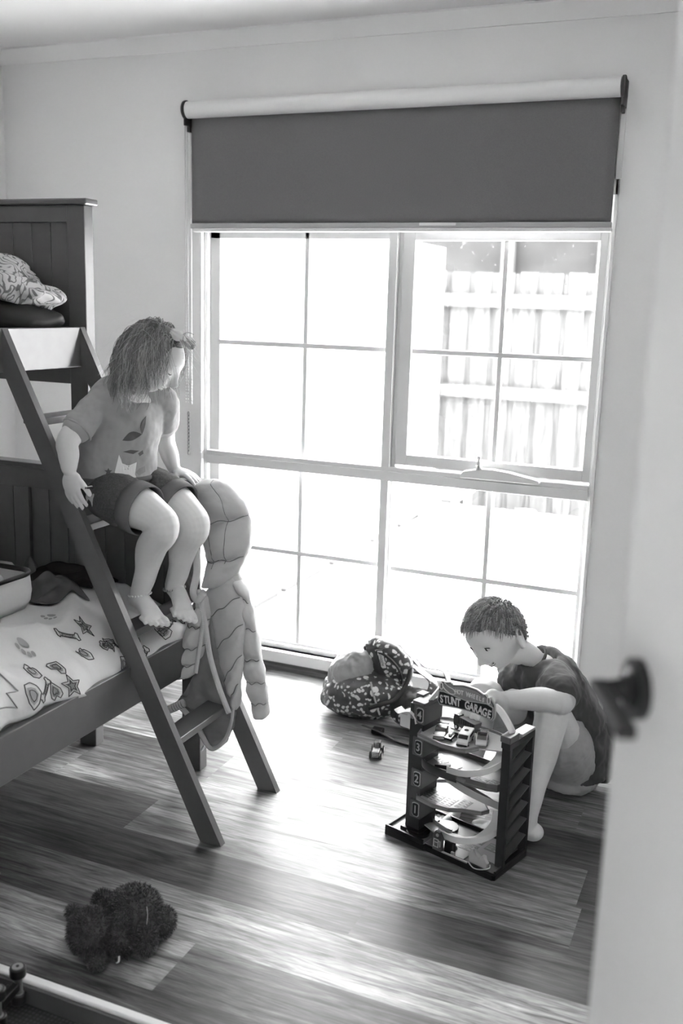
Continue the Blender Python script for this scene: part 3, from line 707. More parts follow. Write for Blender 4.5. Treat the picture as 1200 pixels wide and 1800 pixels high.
    for s in (-1, 1):
        def lp(u, v, s=s):
            a = 2*PI*u; w = .5+.5*math.sin(PI*min(1, v*1.15)); x = v*.036
            return BM @ V((.010*w*math.cos(a)+.002*math.sin(6*a), s*(.004+x), .016*w*math.sin(a)*(1+.08*math.cos(3*a))))
        bw.grid(lp, 20, 10, closeu=True)
    bw.ell((0, 0, 0), (.009, .008, .010), 14, 10, M4=BM)
    obj('hair_bow', bw, mat('bow_satin', .62, .35, .4), g, smooth=True, solid=.001)
    # shirt
    sb = B()
    hem = V((-1.655, 2.302, .925))
    P = catmull([hem, V((-1.655, 2.300, .985)), V((-1.645, 2.299, 1.05)), chest+V((0, 0, .02)), nb-V((.012, 0, .012)), nb+V((.000, 0, .006))], 5)
    rr = [(.090, .122), (.088, .120), (.086, .119), (.084, .117), (.083, .116), (.082, .115), (.081, .114), (.080, .113), (.079, .112), (.079, .112), (.079, .112), (.080, .113), (.081, .113), (.081, .114), (.081, .114), (.080, .115), (.079, .116), (.078, .117), (.076, .116), (.071, .112), (.064, .104), (.058, .092), (.052, .078), (.046, .064), (.042, .054), (.040, .048)]
    sb.tube(P, rr, 32, flat=F)
    limb(sb, [s1+V((.02, .03, .006)), s1, s1.lerp(e1, .45), s1.lerp(e1, .66)], [.038, .040, .040, .042], n=24)
    limb(sb, [s2+V((-.02, -.03, .006)), s2, s2.lerp(e2, .40), s2.lerp(e2, .55)], [.046, .048, .047, .048], n=24)
    sh = soften(obj('t_shirt', sb, mat('pale_jersey', .31, .85, .1, sheen=.2, bump=.1, b_scale=500), g), .004, 6, .5, [('l', .05, .012), ('l', .12, .010)])
    # hems and neckband
    def ringd(c, ax, ra, rb, flat, r, name, m_):
        ax = V(ax).normalized(); u = V(flat); u = (u-ax*u.dot(ax)).normalized(); w = ax.cross(u)
        obj(name, B().tube([c+u*math.cos(a)*ra+w*math.sin(a)*rb for a in [2*PI*k/36 for k in range(36)]], r, 8, closed=True), m_, sh, smooth=True)
    pj = mat('pale_jersey_band', .31, .85, .1)
    ringd(s1.lerp(e1, .70)+V((0, 0, -.002)), e1-s1, .0408, .0408, (0, 1, 0), .0035, 'sleeve_hem', pj)
    ringd(nb+V((.001, 0, .001)), V((.10, -.03, 1)), .044, .052, F, .004, 'neckband', pj)
    # print on the shirt front: two mermaid tails, stars, shells, laid on the cloth
    pr_ = mat('print_dark', .10, .8); pl = mat('print_mid', .24, .8); pw = mat('print_light', .72, .8)
    PM = frame(F*-1, (0, 0, 1), V((-1.547, 2.246, 1.012)))   # x into the body; y = left(wearer's right...), z up
    bpy.context.view_layer.update(); bvh = surface(sh)
    def decal(poly, m_, name='shirt_print'):
        bb = B(); n = len(poly); cx_ = sum(p[0] for p in poly)/n; cz_ = sum(p[1] for p in poly)/n
        rings = 4; vs = [V((0, cx_, cz_))]
        for r_ in range(1, rings+1):
            for p in poly: vs.append(V((0, cx_+(p[0]-cx_)*r_/rings, cz_+(p[1]-cz_)*r_/rings)))
        fs = [(0, 1+i, 1+(i+1) % n) for i in range(n)]
        for r_ in range(rings-1):
            for i in range(n): fs.append((1+r_*n+i, 1+(r_+1)*n+i, 1+(r_+1)*n+(i+1) % n, 1+r_*n+(i+1) % n))
        o = None
        me_vs = []
        for v in vs:
            o_ = PM @ (v+V((-.3, 0, 0))); hit = bvh.ray_cast(o_, -F)
            if not hit[0]: return
            me_vs.append(hit[0]+F*.0016)
        bb.add(me_vs, fs); return obj(name, bb, m_, sh, solid=.0004)
    def leaf(x0, z0, ang, ln, wd, k=9):
        out = []
        for i in range(k): t = i/(k-1); out.append((x0+math.cos(ang)*ln*t-math.sin(ang)*wd*math.sin(PI*t), z0+math.sin(ang)*ln*t+math.cos(ang)*wd*math.sin(PI*t)))
        for i in range(k-2, 0, -1): t = i/(k-1); out.append((x0+math.cos(ang)*ln*t+math.sin(ang)*wd*.5*math.sin(PI*t), z0+math.sin(ang)*ln*t-math.cos(ang)*wd*.5*math.sin(PI*t)))
        return out
    def star(x, z, r): return [(x+(r if i % 2 == 0 else r*.45)*math.sin(PI*i/5), z+(r if i % 2 == 0 else r*.45)*math.cos(PI*i/5)) for i in range(10)]
    # y in PM: +y points to the viewer's left when x looks into the body -> flip sign so +u is to the right in the picture
    def fl_(poly): return [(-x, z) for x, z in poly]
    decal(fl_(leaf(-.034, .052, .25, .058, .016)), pr_); decal(fl_(leaf(.022, .066, 1.45, .052, .010)), pr_)
    decal(fl_([(-.030, .020), (.000, .012), (.018, .020), (-.008, .024)]), pr_); decal(fl_([(.016, .012), (.030, .020), (.034, .010), (.022, .004)]), pr_)
    decal(fl_([(-.055, -.075), (-.050, -.035), (-.040, .012), (-.032, -.012), (-.012, -.020), (.012, -.012), (.006, -.045), (.015, -.070), (-.02, -.085)]), pw)
    decal(fl_(star(-.066, -.034, .010)), pr_); decal(fl_(star(-.018, -.024, .009)), pr_); decal(fl_(star(-.014, -.050, .007)), pl)
    decal(fl_([(-.045, -.062), (-.03, -.058), (-.012, -.066), (-.014, -.078), (-.036, -.078)]), pr_); decal(fl_([(.008, -.040), (.022, -.030), (.040, -.026), (.042, -.042), (.02, -.05)]), pl)
    # shorts
    db = mat('denim', .085, .85, .15, n_amt=.25, n_scale=220, bump=.15, b_scale=500)
    st = B()
    st.tube(catmull([V((-1.657, 2.305, .868)), pel-up*.01, V((-1.657, 2.304, .955))], 4), [(.072, .102), (.080, .110), (.083, .114), (.086, .117), (.088, .118), (.087, .117), (.086, .116), (.084, .114), (.083, .112)], 32, flat=F)
    for h, k, in ((h1, k1), (h2, k2)):
        limb(st, [h+V((-.01, .01, .002)), h.lerp(k, .22)+up*.004, h.lerp(k, .38)+up*.003], [.070, .0715, .0700], n=28)
    so = soften(obj('denim_shorts', st, db, g), .0035, 5, .5, [('l', .035, .008)])
    cf2 = mat('denim_cuff', .13, .85, .15, bump=.12, b_scale=500)
    for h, k in ((h1, k1), (h2, k2)):
        c0 = h.lerp(k, .46)+up*.003; c1 = h.lerp(k, .68)+up*.003
        cu = B().tube([c0, c0.lerp(c1, .5), c1], [.0715, .0715, .0690], 36, cap=False)
        obj('cuff', cu, cf2, so, smooth=True, solid=.004)
    wb = B().tube([V((-1.657, 2.304, .948))+F*.083*math.cos(a)+Rr*.112*math.sin(a) for a in [2*PI*k/40 for k in range(40)]], (.011), 8, closed=True)
    obj('waistband', wb, cf2, so, smooth=True)
    # anklets of beads
    for i, (a, ra, m_) in enumerate(((a1+V((.002, -.001, -.002)), .0305, 'white_metal'), (a2+V((.004, -.002, -.004)), .0305, 'bead_grey'))):
        bd = B(); n = 22
        for q in range(n):
            t = 2*PI*q/n; bd.ell(a+V((math.cos(t)*ra, math.sin(t)*ra, .004*math.cos(t)-.002)), .0042 if (q % 3 == 0 and i) else .0032, 8, 6)
        obj('anklet', bd, m_, g, smooth=True)
M['bead_grey'] = mat('bead_grey', .3, .3, .5)
girl()

# ---------------------------------------------------------------- the boy beside the toy garage
def boy():
    g = empty('boy', (-.46, 2.92, 0), 'boy in a dark T-shirt and light shorts sitting behind the toy garage', 'person')
    b = B(); up = V((0, 0, 1))
    F = V((-.80, -.60, 0)).normalized()
    pel = V((-.462, 2.925, .105)); mid = V((-.452, 2.900, .22)); chest = V((-.492, 2.850, .335)); nb = V((-.545, 2.805, .418))
    hc = V((-.655, 2.735, .515))
    b.tube(catmull([pel-up*.03, pel+up*.02, mid, chest, nb], 5), [(.075, .115), (.08, .12), (.082, .121), (.083, .121), (.082, .12), (.08, .117), (.078, .113), (.077, .111), (.077, .110), (.077, .11), (.078, .111), (.079, .113), (.08, .115), (.08, .117), (.08, .119), (.078, .120), (.073, .116), (.065, .104), (.055, .085), (.046, .062), (.04, .046)], 28, flat=F)
    limb(b, [nb-V((0, 0, .01)), nb+V((-.025, -.016, .028)), hc+V((.035, .02, -.045))], [.042, .038, .042])
    hf = V((-.33, -.84, -.42)); HM = frame(hf, (-.35, -.10, 1), hc); HS = 1.04
    head(b, HM, HS, smile=1)
    s1 = V((-.474, 2.745, .395)); e1 = V((-.430, 2.625, .385)); w1 = V((-.588, 2.600, .372))
    s2 = V((-.625, 2.900, .385)); e2 = V((-.572, 2.705, .295)); w2 = V((-.603, 2.535, .402))
    limb(b, [s1, s1.lerp(e1, .5), e1+V((.002, 0, 0)), e1.lerp(w1, .35)+up*.006, e1.lerp(w1, .8), w1], [.044, .040, .034, .034, .027, .0235])
    limb(b, [s2, s2.lerp(e2, .5), e2, e2.lerp(w2, .5), w2], [.042, .036, .032, .030, .022])
    H1 = frame(V((-.95, .05, -.15)), (0, -.1, 1), w1+V((-.008, -.003, -.001))); t1 = hand(b, H1, 1.1, [.6, .6, .6, .7], .06, (.5, .6), side=1)
    H2 = frame(V((-.45, -.75, -.30)), (0, -.25, 1), w2+V((-.004, -.008, -.001))); t2 = hand(b, H2, 1.1, [.55, .60, .62, .65], .10, (.6, .9), side=-1)
    h1 = V((-.430, 2.865, .105)); k1 = V((-.458, 2.640, .345)); a1 = V((-.484, 2.540, .070))
    h2 = V((-.560, 2.930, .105)); k2 = V((-.678, 2.735, .330)); a2 = V((-.690, 2.650, .062))
    for h, k, a in ((h1, k1, a1), (h2, k2, a2)):
        limb(b, [h, h.lerp(k, .5)-up*.004, k+V((0, .016, -.012)), k+V((0, -.012, -.03)), k.lerp(a, .38)+V((0, .006, 0)), k.lerp(a, .75), a], [.078, .062, .049, .046, .044, .031, .027])
    F1 = frame((-.30, -1, 0), (0, 0, 1), V((-.455, 2.485, .004))); F2 = frame((-.35, -1, 0), (0, 0, 1), V((-.690, 2.640, .004)))
    F1 = frame((-.97, -.20, 0), (0, 0, 1), V((-.492, 2.535, .003)))
    tt = foot(b, F1, 1.12, side=-1); tt2 = foot(b, F2, 1.12, side=1)
    for a, Fm in ((a1, F1), (a2, F2)): limb(b, [a, Fm @ V((-.008, 0, .03))], [.028, .027])
    soften(obj('body', b, 'skin', g), .0026, 5, .5)
    nails(t1, g); nails(t2, g)
    face_parts(g, HM, HS, False, smile=True)
    rnd = random.Random(8); roots = []
    for i in range(3800):
        th = rnd.uniform(-PI, PI); z = rnd.uniform(-.62, 1); r = math.sqrt(1-z*z); d = V((r*math.cos(th), r*math.sin(th), z))
        ang = abs(th)
        lim = .60 if ang < .8 else (.60-(ang-.8)*.90 if ang < 1.45 else -.0-(ang-1.45)*.65)
        if z < lim or (1.25 < ang < 1.95 and z < .02): continue
        if z < .25: L_ = rnd.uniform(.008, .014); c = V((.2, d.y*.3, -1))
        else: L_ = rnd.uniform(.018, .028); c = V((.9, -.25+rnd.uniform(-.3, .3), .35 if z > .7 else -.2)) + d*.35
        t = rnd.choice([.17, .24, .31, .38]); roots.append((d, L_, c, (t, t, t)))
    hb = B(); strands(hb, HM, .090*HS, .076*HS, .100*HS, roots, 0, .0012, steps=5, wave=.25, seed=5, off=.006, tip=.3)
    ho = obj('hair', hb, 'boy_hair', g, smooth=True)
    cap = B()
    def capfn(u, v):
        th = -PI+2*PI*u; a = abs(th); lim = math.asin(max(-.9, min(.9, .54 if a < .8 else (.54-(a-.8)*.75 if a < 1.45 else .03-(a-1.45)*.65)))); ph = PI/2-v*(PI/2-lim)
        return HM @ (V((.0905*math.cos(ph)*math.cos(th), .0765*math.cos(ph)*math.sin(th), .1015*math.sin(ph)))*HS)
    cap.grid(capfn, 60, 20, tone=(.15, .15, .15)); obj('hair_cap', cap, 'boy_hair', ho, smooth=True)
    # shirt
    sb = B()
    P = catmull([pel-V((-.03, -.02, .01)), mid+V((.012, .006, 0)), chest, nb-V((0, 0, .012)), nb+V((-.006, -.004, .006))], 5)
    rr = [(.125, .150), (.120, .145), (.112, .140), (.106, .136), (.102, .133), (.098, .130), (.096, .129), (.094, .128), (.093, .128), (.092, .128), (.092, .129), (.092, .131), (.091, .132), (.089, .132), (.084, .128), (.077, .118), (.070, .104), (.062, .086), (.055, .070), (.051, .058), (.049, .054)]
    sb.tube(P, rr, 32, flat=F)
    limb(sb, [s1+V((-.03, .03, .0)), s1, s1.lerp(e1, .42)+up*.006, s1.lerp(e1, .72)+V((.004, 0, .006))], [.052, .056, .056, .056], n=24)
    limb(sb, [s2+V((.02, -.01, .0)), s2, s2.lerp(e2, .5)], [.056, .056, .056], n=24)
    sh = soften(obj('t_shirt', sb, mat('dark_jersey', .062, .8, .15, sheen=.15, bump=.1, b_scale=500), g), .0045, 5, .5, [('l', .045, .018), ('l', .12, .014)])
    dk = mat('dark_jersey_band', .05, .8, .15)
    ax = (e1-s1).normalized(); c = s1.lerp(e1, .84)+V((0, 0, .004)); u = ax.orthogonal().normalized(); w_ = ax.cross(u)
    ax = V((-.6, -.4, .75)).normalized(); c = nb+V((-.010, -.006, .010)); u = ax.orthogonal().normalized(); w_ = ax.cross(u)
    obj('neckband', B().tube([c+u*math.cos(a)*.050+w_*math.sin(a)*.050 for a in [2*PI*k/36 for k in range(36)]], .0045, 8, closed=True), dk, sh, smooth=True)
    # loose tail of the shirt falling behind to the floor
    def tail(u_, v_):
        a = -1.15+2.3*u_; c_ = V((-.430, 2.945, 0)); rad = .118+.012*v_+.006*math.sin(u_*26)*v_
        return c_+V((math.cos(a-.15)*rad, math.sin(a-.15)*rad*.8, .24-.19*v_))
    obj('shirt_tail', B().grid(tail, 40, 16), 'tail_cloth', sh, smooth=True, solid=.003)
    # shorts
    st = B()
    st.tube(catmull([pel-up*.085, pel-up*.02, pel+up*.05], 4), [(.09, .125), (.10, .135), (.105, .14), (.106, .141), (.106, .141), (.104, .139), (.102, .137), (.1, .134), (.098, .13)], 32, flat=F)
    for h, k in ((h1, k1), (h2, k2)): limb(st, [h+V((0, .01, -.005)), h.lerp(k, .28)-up*.004, h.lerp(k, .5)-up*.008], [.088, .084, .082], n=28)
    soften(obj('shorts', st, mat('light_shorts_cloth', .36, .8, .15, bump=.1, b_scale=400), g), .004, 5, .5, [('l', .04, .012)])
M['tail_cloth'] = mat('dark_jersey_tail', .062, .8, .15, sheen=.15, bump=.1, b_scale=500)
boy()
# ================================================================== BEDDING
M['sheet'] = mat('white_sheet', .5, .85, .1)
M['duvet'] = mat('printed_duvet_cotton', .60, .85, .1, bump=.25, b_scale=40, sheen=.1)
M['ink'] = mat('print_ink', .07, .85, .1); M['ink_mid'] = mat('print_grey', .22, .85, .1); M['ink_soft'] = mat('print_soft_grey', .32, .85, .1)
tag(obj('mattress', B().box((-2.925, .74, .378), (-1.552, 2.478, .500)), 'sheet', bevel=.03, seg=4), 'white lower bunk mattress just visible along the bed rail', 'mattress')
tag(obj('mattress', B().box((-2.92, .74, 1.258), (-1.94, 2.478, 1.33)), 'sheet', bevel=.02, seg=4), 'mattress of the top bunk hidden behind its rail', 'mattress')
def DV(y, s):
    """lower duvet: s = distance across from the wall side edge (X=-2.92); it rolls over the outer edge and hangs"""
    flat = 1.335
    n = mnoise.noise(V((y*3.1, s*3.0, 1.3)))*.022+mnoise.noise(V((y*9+s*2, s*7-y*3, 4.1)))*.009
    rdg = (1-abs(mnoise.noise(V((y*2.2+s*1.3, s*2.6-y*1.1, 9.7)))))**6*.040+.028/(1+math.exp((y+s*.35-2.28)*24))+.010*(1-abs(mnoise.noise(V((y*6-s*2, s*4+y*3, 2.7)))))**8
    z0 = .572+n+rdg+.018*math.sin(y*4.2+1)
    fx, fy = abs(-2.92+s+1.94), abs(y-1.94); k = 1/(1+math.exp((max(fx-.175, fy-.185))*70)); z0 = z0*(1-k)+.598*k
    if s < flat: return V((-2.92+s, y, z0-(.05*max(0, (s-1.15)/.185)**2)))
    t = (s-flat); r = .062
    zz = z0-.05; a = min(t/r, PI/2*.98)
    x = -2.92+flat+r*math.sin(a); z = zz-r*(1-math.cos(a)); ex = max(0, t-r*PI/2*.98)
    wob = .010*math.sin(y*17)*min(1, ex*14+a*.3)+.006*math.sin(y*39+2)
    return V((min(x+wob-ex*.02, -1.46), y, z-ex))
def DN(y, s):
    e = .004; a = DV(y+e, s)-DV(y-e, s); b = DV(y, s+e)-DV(y, s-e); n = b.cross(a).normalized()
    return n if (n.z > 0 or n.x > 0) else -n
def duvet():
    L_ = 1.335+.062*1.54
    def fn(u, v):
        y = .76+1.70*u; drop = .020+.016*math.sin(y*5+.5)+.01*math.sin(y*13)
        s = (L_+drop)*v
        return DV(y, s)
    d = tag(obj('duvet', B().grid(fn, 190, 150), 'duvet', smooth=True, solid=.016), 'pale printed duvet spread over the lower bunk, edge hanging over the rail', 'duvet')
    def put(polys, y0, s0, sc, rot, m_, name='print', off=.0105):
        b = B(); c, s_ = math.cos(rot), math.sin(rot)
        for pl in polys:
            vs = []
            for (px, py) in pl:
                yy = y0+(px*c-py*s_)*sc; ss = s0+(px*s_+py*c)*sc; vs.append(DV(yy, ss)+DN(yy, ss)*off)
            n = len(vs)
            if n > 4 and pl[0] != 'strip':
                cx_ = sum(p[0] for p in pl)/n; cy_ = sum(p[1] for p in pl)/n; vc = []
                rings = [vs]
                for k in (.66, .33):
                    rr = []
                    for (px, py) in pl:
                        qx, qy = cx_+(px-cx_)*k, cy_+(py-cy_)*k; yy = y0+(qx*c-qy*s_)*sc; ss = s0+(qx*s_+qy*c)*sc; rr.append(DV(yy, ss)+DN(yy, ss)*off)
                    rings.append(rr)
                yy = y0+(cx_*c-cy_*s_)*sc; ss = s0+(cx_*s_+cy_*c)*sc
                allv = [q for r in rings for q in r]+[DV(yy, ss)+DN(yy, ss)*off]
                fs = []
                for k in range(2):
                    for i in range(n): fs.append((k*n+i, k*n+(i+1) % n, (k+1)*n+(i+1) % n, (k+1)*n+i))
                for i in range(n): fs.append((2*n+i, 2*n+(i+1) % n, 3*n))
                b.add(allv, fs)
            else: b.add(vs, [tuple(range(n))])
        return obj(name, b, m_, d)
    def lines(plist, y0, s0, sc, rot, m_, w=.0014, name='print', off=.0100):
        b = B(); c, s_ = math.cos(rot), math.sin(rot)
        for pl in plist:
            pts = []
            for i in range(len(pl)-1):
                for k in range(4):
                    t = k/4; px = pl[i][0]+(pl[i+1][0]-pl[i][0])*t; py = pl[i][1]+(pl[i+1][1]-pl[i][1])*t
                    pts.append((px, py))
            pts.append(pl[-1]); q = []
            for px, py in pts:
                yy = y0+(px*c-py*s_)*sc; ss = s0+(px*s_+py*c)*sc; q.append(DV(yy, ss)+DN(yy, ss)*off)
            b.tube(q, w, 5)
        return obj(name, b, m_, d, smooth=True)
    circ = lambda x, y, rx, ry=None, n=14: [(x+rx*math.cos(2*PI*k/n), y+(ry or rx)*math.sin(2*PI*k/n)) for k in range(n)]
    closed = lambda p: p+[p[0]]
    paw = [circ(0, -.3, .42, .34), circ(-.55, .28, .17, .22), circ(-.2, .52, .17, .22), circ(.2, .52, .17, .22), circ(.55, .28, .17, .22)]
    for y0, s0, rot, sc in ((2.06, 1.21, 1.2, .034), (1.86, 1.285, .6, .036), (2.30, 1.02, .3, .034), (1.62, 1.18, 2.2, .036), (2.40, 1.25, 1.0, .03)): put(paw, y0, s0, sc, rot, 'ink_soft', 'paw_print')
    def bone(a=1.0): 
        return [(-1, .18), (-1.2, .42), (-1.5, .35), (-1.5, .05), (-1.42, 0), (-1.5, -.05), (-1.5, -.35), (-1.2, -.42), (-1, -.18), (1, -.18), (1.2, -.42), (1.5, -.35), (1.5, -.05), (1.42, 0), (1.5, .05), (1.5, .35), (1.2, .42), (1, .18)]
    starp = [((.95 if i % 2 == 0 else .42)*math.sin(PI*i/5), (.95 if i % 2 == 0 else .42)*math.cos(PI*i/5)) for i in range(10)]
    shield = [(-.8, .8), (0, 1.0), (.8, .8), (.85, 0), (.5, -.7), (0, -1.1), (-.5, -.7), (-.85, 0)]
    rnd = random.Random(12)
    heart = [(0, -.9), (-.8, -.05), (-.85, .5), (-.45, .8), (0, .45), (.45, .8), (.85, .5), (.8, -.05)]
    for cy, cs in ((2.06, 1.32), (2.17, 1.385), (1.86, 1.375), (1.80, 1.44), (2.40, 1.35), (2.42, 1.40)):
        for k in range(4):
            y0 = cy+(k % 2-.5)*.085+rnd.uniform(-.006, .006); s0 = cs+(k//2-.5)*.058+rnd.uniform(-.006, .006); rot = rnd.uniform(-.9, .9)
            shp = [bone(), starp, shield, heart][(k+int(cy*10)) % 4]; sc2 = .024 if shp is not starp else .030
            if s0 > 1.43: continue
            lines([closed(shp)], y0, s0, sc2, rot, 'ink', .0012)
            put([[(x*.7, y*.7) for x, y in shp]], y0, s0, sc2, rot, 'ink_mid' if k % 2 else 'ink_soft', off=.0094)
            lines([closed([(x*.45, y*.45) for x, y in shp])], y0, s0, sc2, rot, 'ink', .0008)
    # a big outlined bolt near the front edge of the cover
    for y0, s0 in ((1.68, 1.385),):
        lines([closed([(-.7, 1), (.8, .55), (.15, .2), (.85, -.15), (-.6, -1), (-.05, -.25), (-.75, .1)])], y0, s0, .050, .35, 'ink_soft', .0016, 'bolt_outline')
duvet()
def cloth(name, label, cat, c, sx, sy, h, m_, seed, rot=0, fold=.03, sup=None):
    def fn(u, v):
        x, y = (u-.5)*2, (v-.5)*2; ang = math.atan2(y, x); rr = max(abs(x), abs(y)); k = 1+.22*mnoise.noise(V((math.cos(ang)*1.5+seed, math.sin(ang)*1.5, seed)))
        X, Y = x*sx*k, y*sy*k
        hh = h*(max(0, 1-rr**2.2))*(.75+.5*mnoise.noise(V((x*1.3+seed, y*1.3, seed*2))))+fold*(abs(mnoise.noise(V((x*2.4, y*1.2+seed, seed))))*max(0, 1-rr**6))
        Xr = X*math.cos(rot)-Y*math.sin(rot)+c[0]; Yr = X*math.sin(rot)+Y*math.cos(rot)+c[1]
        base = sup(Xr, Yr) if sup else c[2]
        return V((Xr, Yr, base+.004+hh))
    return tag(obj(name, B().grid(fn, 48, 40), m_, smooth=True, solid=.004, sub=1), label, cat)
dsup = lambda x, y: DV(y, min(1.30, x+2.92)).z+.012
cloth('dark_top', 'crumpled near-black garment lying on the duvet against the bed end', 'clothes', (-1.925, 2.375, 0), .15, .065, .045, mat('black_cloth', .022, .85, .1), 3.1, .1, .03, dsup)
cloth('grey_top', 'rumpled mid-grey garment beside the fabric basket on the lower bunk', 'clothes', (-1.86, 2.235, 0), .13, .075, .035, mat('grey_cloth', .10, .85, .1, n_amt=.2, n_scale=20), 7.4, -.5, .03, dsup)
cloth('cap_strap', 'small folded grey cloth standing up behind the basket', 'clothes', (-2.03, 2.36, 0), .03, .03, .07, mat('mid_cloth', .16, .85, .1), 5.5, .6, .02, dsup)

def basket():
    zt = .700; zb = .606; cx_, cy_ = -1.94, 1.94; hx, hy, r = .155, .165, .05
    t = empty('fabric_basket', (cx_, cy_, zb), 'pale fabric basket with a black rim full of soft toys on the lower bunk', 'basket')
    def rr(sc, z, n=10):
        out = []
        for qx, qy, a0 in ((1, 1, 0), (-1, 1, PI/2), (-1, -1, PI), (1, -1, 1.5*PI)):
            for k in range(n+1):
                a = a0+PI/2*k/n; out.append(V((cx_+(qx*(hx-r)+r*math.cos(a))*sc, cy_+(qy*(hy-r)+r*math.sin(a))*sc, z)))
        return out
    rings = [rr(.94, zb), rr(1.0, zb+.02), rr(1.02, (zb+zt)/2), rr(1.0, zt), rr(.965, zt), rr(.965, zb+.02)]
    n = len(rings[0]); b = B(); vs = [p for r_ in rings for p in r_]
    fs = [(k*n+i, k*n+(i+1) % n, (k+1)*n+(i+1) % n, (k+1)*n+i) for k in range(5) for i in range(n)]+[tuple(range(n)), tuple(5*n+i for i in range(n))]
    b.add(vs, fs); obj('body', b, mat('basket_canvas', .60, .85, .1, bump=.1, b_scale=300), t, smooth=True)
    obj('rim', B().tube(rr(.985, zt+.002), (.0075, .006), 8, closed=True), 'black', t, smooth=True)
    rnd = random.Random(2)
    for k, (x, y, a, bb, c) in enumerate(((-1.89, 2.0, .07, .055, .045), (-2.01, 1.97, .06, .05, .05), (-1.86, 1.90, .05, .06, .04), (-1.98, 1.86, .06, .05, .05))):
        o = obj('soft_toy', B().ell((x, y, .675), (a, bb, c), 24, 16), mat('plush_%s' % 'abcd'[k], (.34, .22, .42, .3)[k], .9, .1, bump=.4, b_scale=60), smooth=True)
        tag(o, ('round pale soft toy at the right corner inside the basket', 'mid-grey soft toy at the back left inside the basket', 'lightest soft toy nearest the rail inside the basket', 'grey soft toy at the front left inside the basket')[k], 'soft toy', 'soft toys in the basket')
basket()

# top bunk pillows
def pillow(name, label, cat, c, dims, rot, m_, seed, amp=.012):
    R = Matrix.Translation(V(c)) @ Euler(rot).to_matrix().to_4x4()
    def sgn(v, e): return math.copysign(abs(v)**e, v)
    b = B()
    def fn(u, v):
        th = -PI+2*PI*u; ph = -PI/2+PI*v
        x = sgn(math.cos(ph), .75)*sgn(math.cos(th), .55); y = sgn(math.cos(ph), .75)*sgn(math.sin(th), .55); z = sgn(math.sin(ph), 1.1)
        p = V((x*dims[0], y*dims[1], z*dims[2]*(1-.25*(x*x*y*y))))
        p += V((0, 0, 1))*amp*mnoise.noise(p*14+V((seed, 0, 0)))+p.normalized()*amp*mnoise.noise(p*26+V((0, seed, 0)))
        return R @ p
    b.grid(fn, 72, 36); return tag(obj(name, b, m_, smooth=True), label, cat)
pm = mat('paisley_print', .5, .85, .1); nt = pm.node_tree; N = nt.nodes; L = nt.links; bs = N['Principled BSDF']
tc = N.new('ShaderNodeTexCoord'); ns = N.new('ShaderNodeTexNoise'); ns.inputs['Scale'].default_value = 9; ns.inputs['Distortion'].default_value = 2.2; ns.inputs['Detail'].default_value = 1; L.new(tc.outputs['Object'], ns.inputs['Vector'])
m1 = N.new('ShaderNodeMath'); m1.operation = 'MULTIPLY'; m1.inputs[1].default_value = 46; L.new(ns.outputs['Fac'], m1.inputs[0]); m2 = N.new('ShaderNodeMath'); m2.operation = 'SINE'; L.new(m1.outputs[0], m2.inputs[0])
rg = N.new('ShaderNodeMapRange'); rg.inputs['From Min'].default_value = .35; rg.inputs['From Max'].default_value = .8; rg.inputs['To Min'].default_value = .52; rg.inputs['To Max'].default_value = .16; L.new(m2.outputs[0], rg.inputs['Value']); L.new(rg.outputs[0], bs.inputs['Base Color'])
pillow('pillow', 'dark grey pillow lying on the top bunk under a patterned quilt', 'pillow', (-2.205, 2.36, 1.398), (.29, .12, .056), (0, .10, .0), mat('dark_pillowcase', .035, .7, .25), 1, .012)
pillow('quilt', 'rolled pale quilt with swirling paisley print on top of the dark pillow', 'quilt', (-2.180, 2.37, 1.488), (.265, .11, .052), (0, .22, .0), pm, 5, .022)
pillow('quilt', 'second fold of paisley quilt heaped higher at the left edge', 'quilt', (-2.255, 2.38, 1.545), (.235, .10, .044), (0, .20, .0), pm, 9, .022)

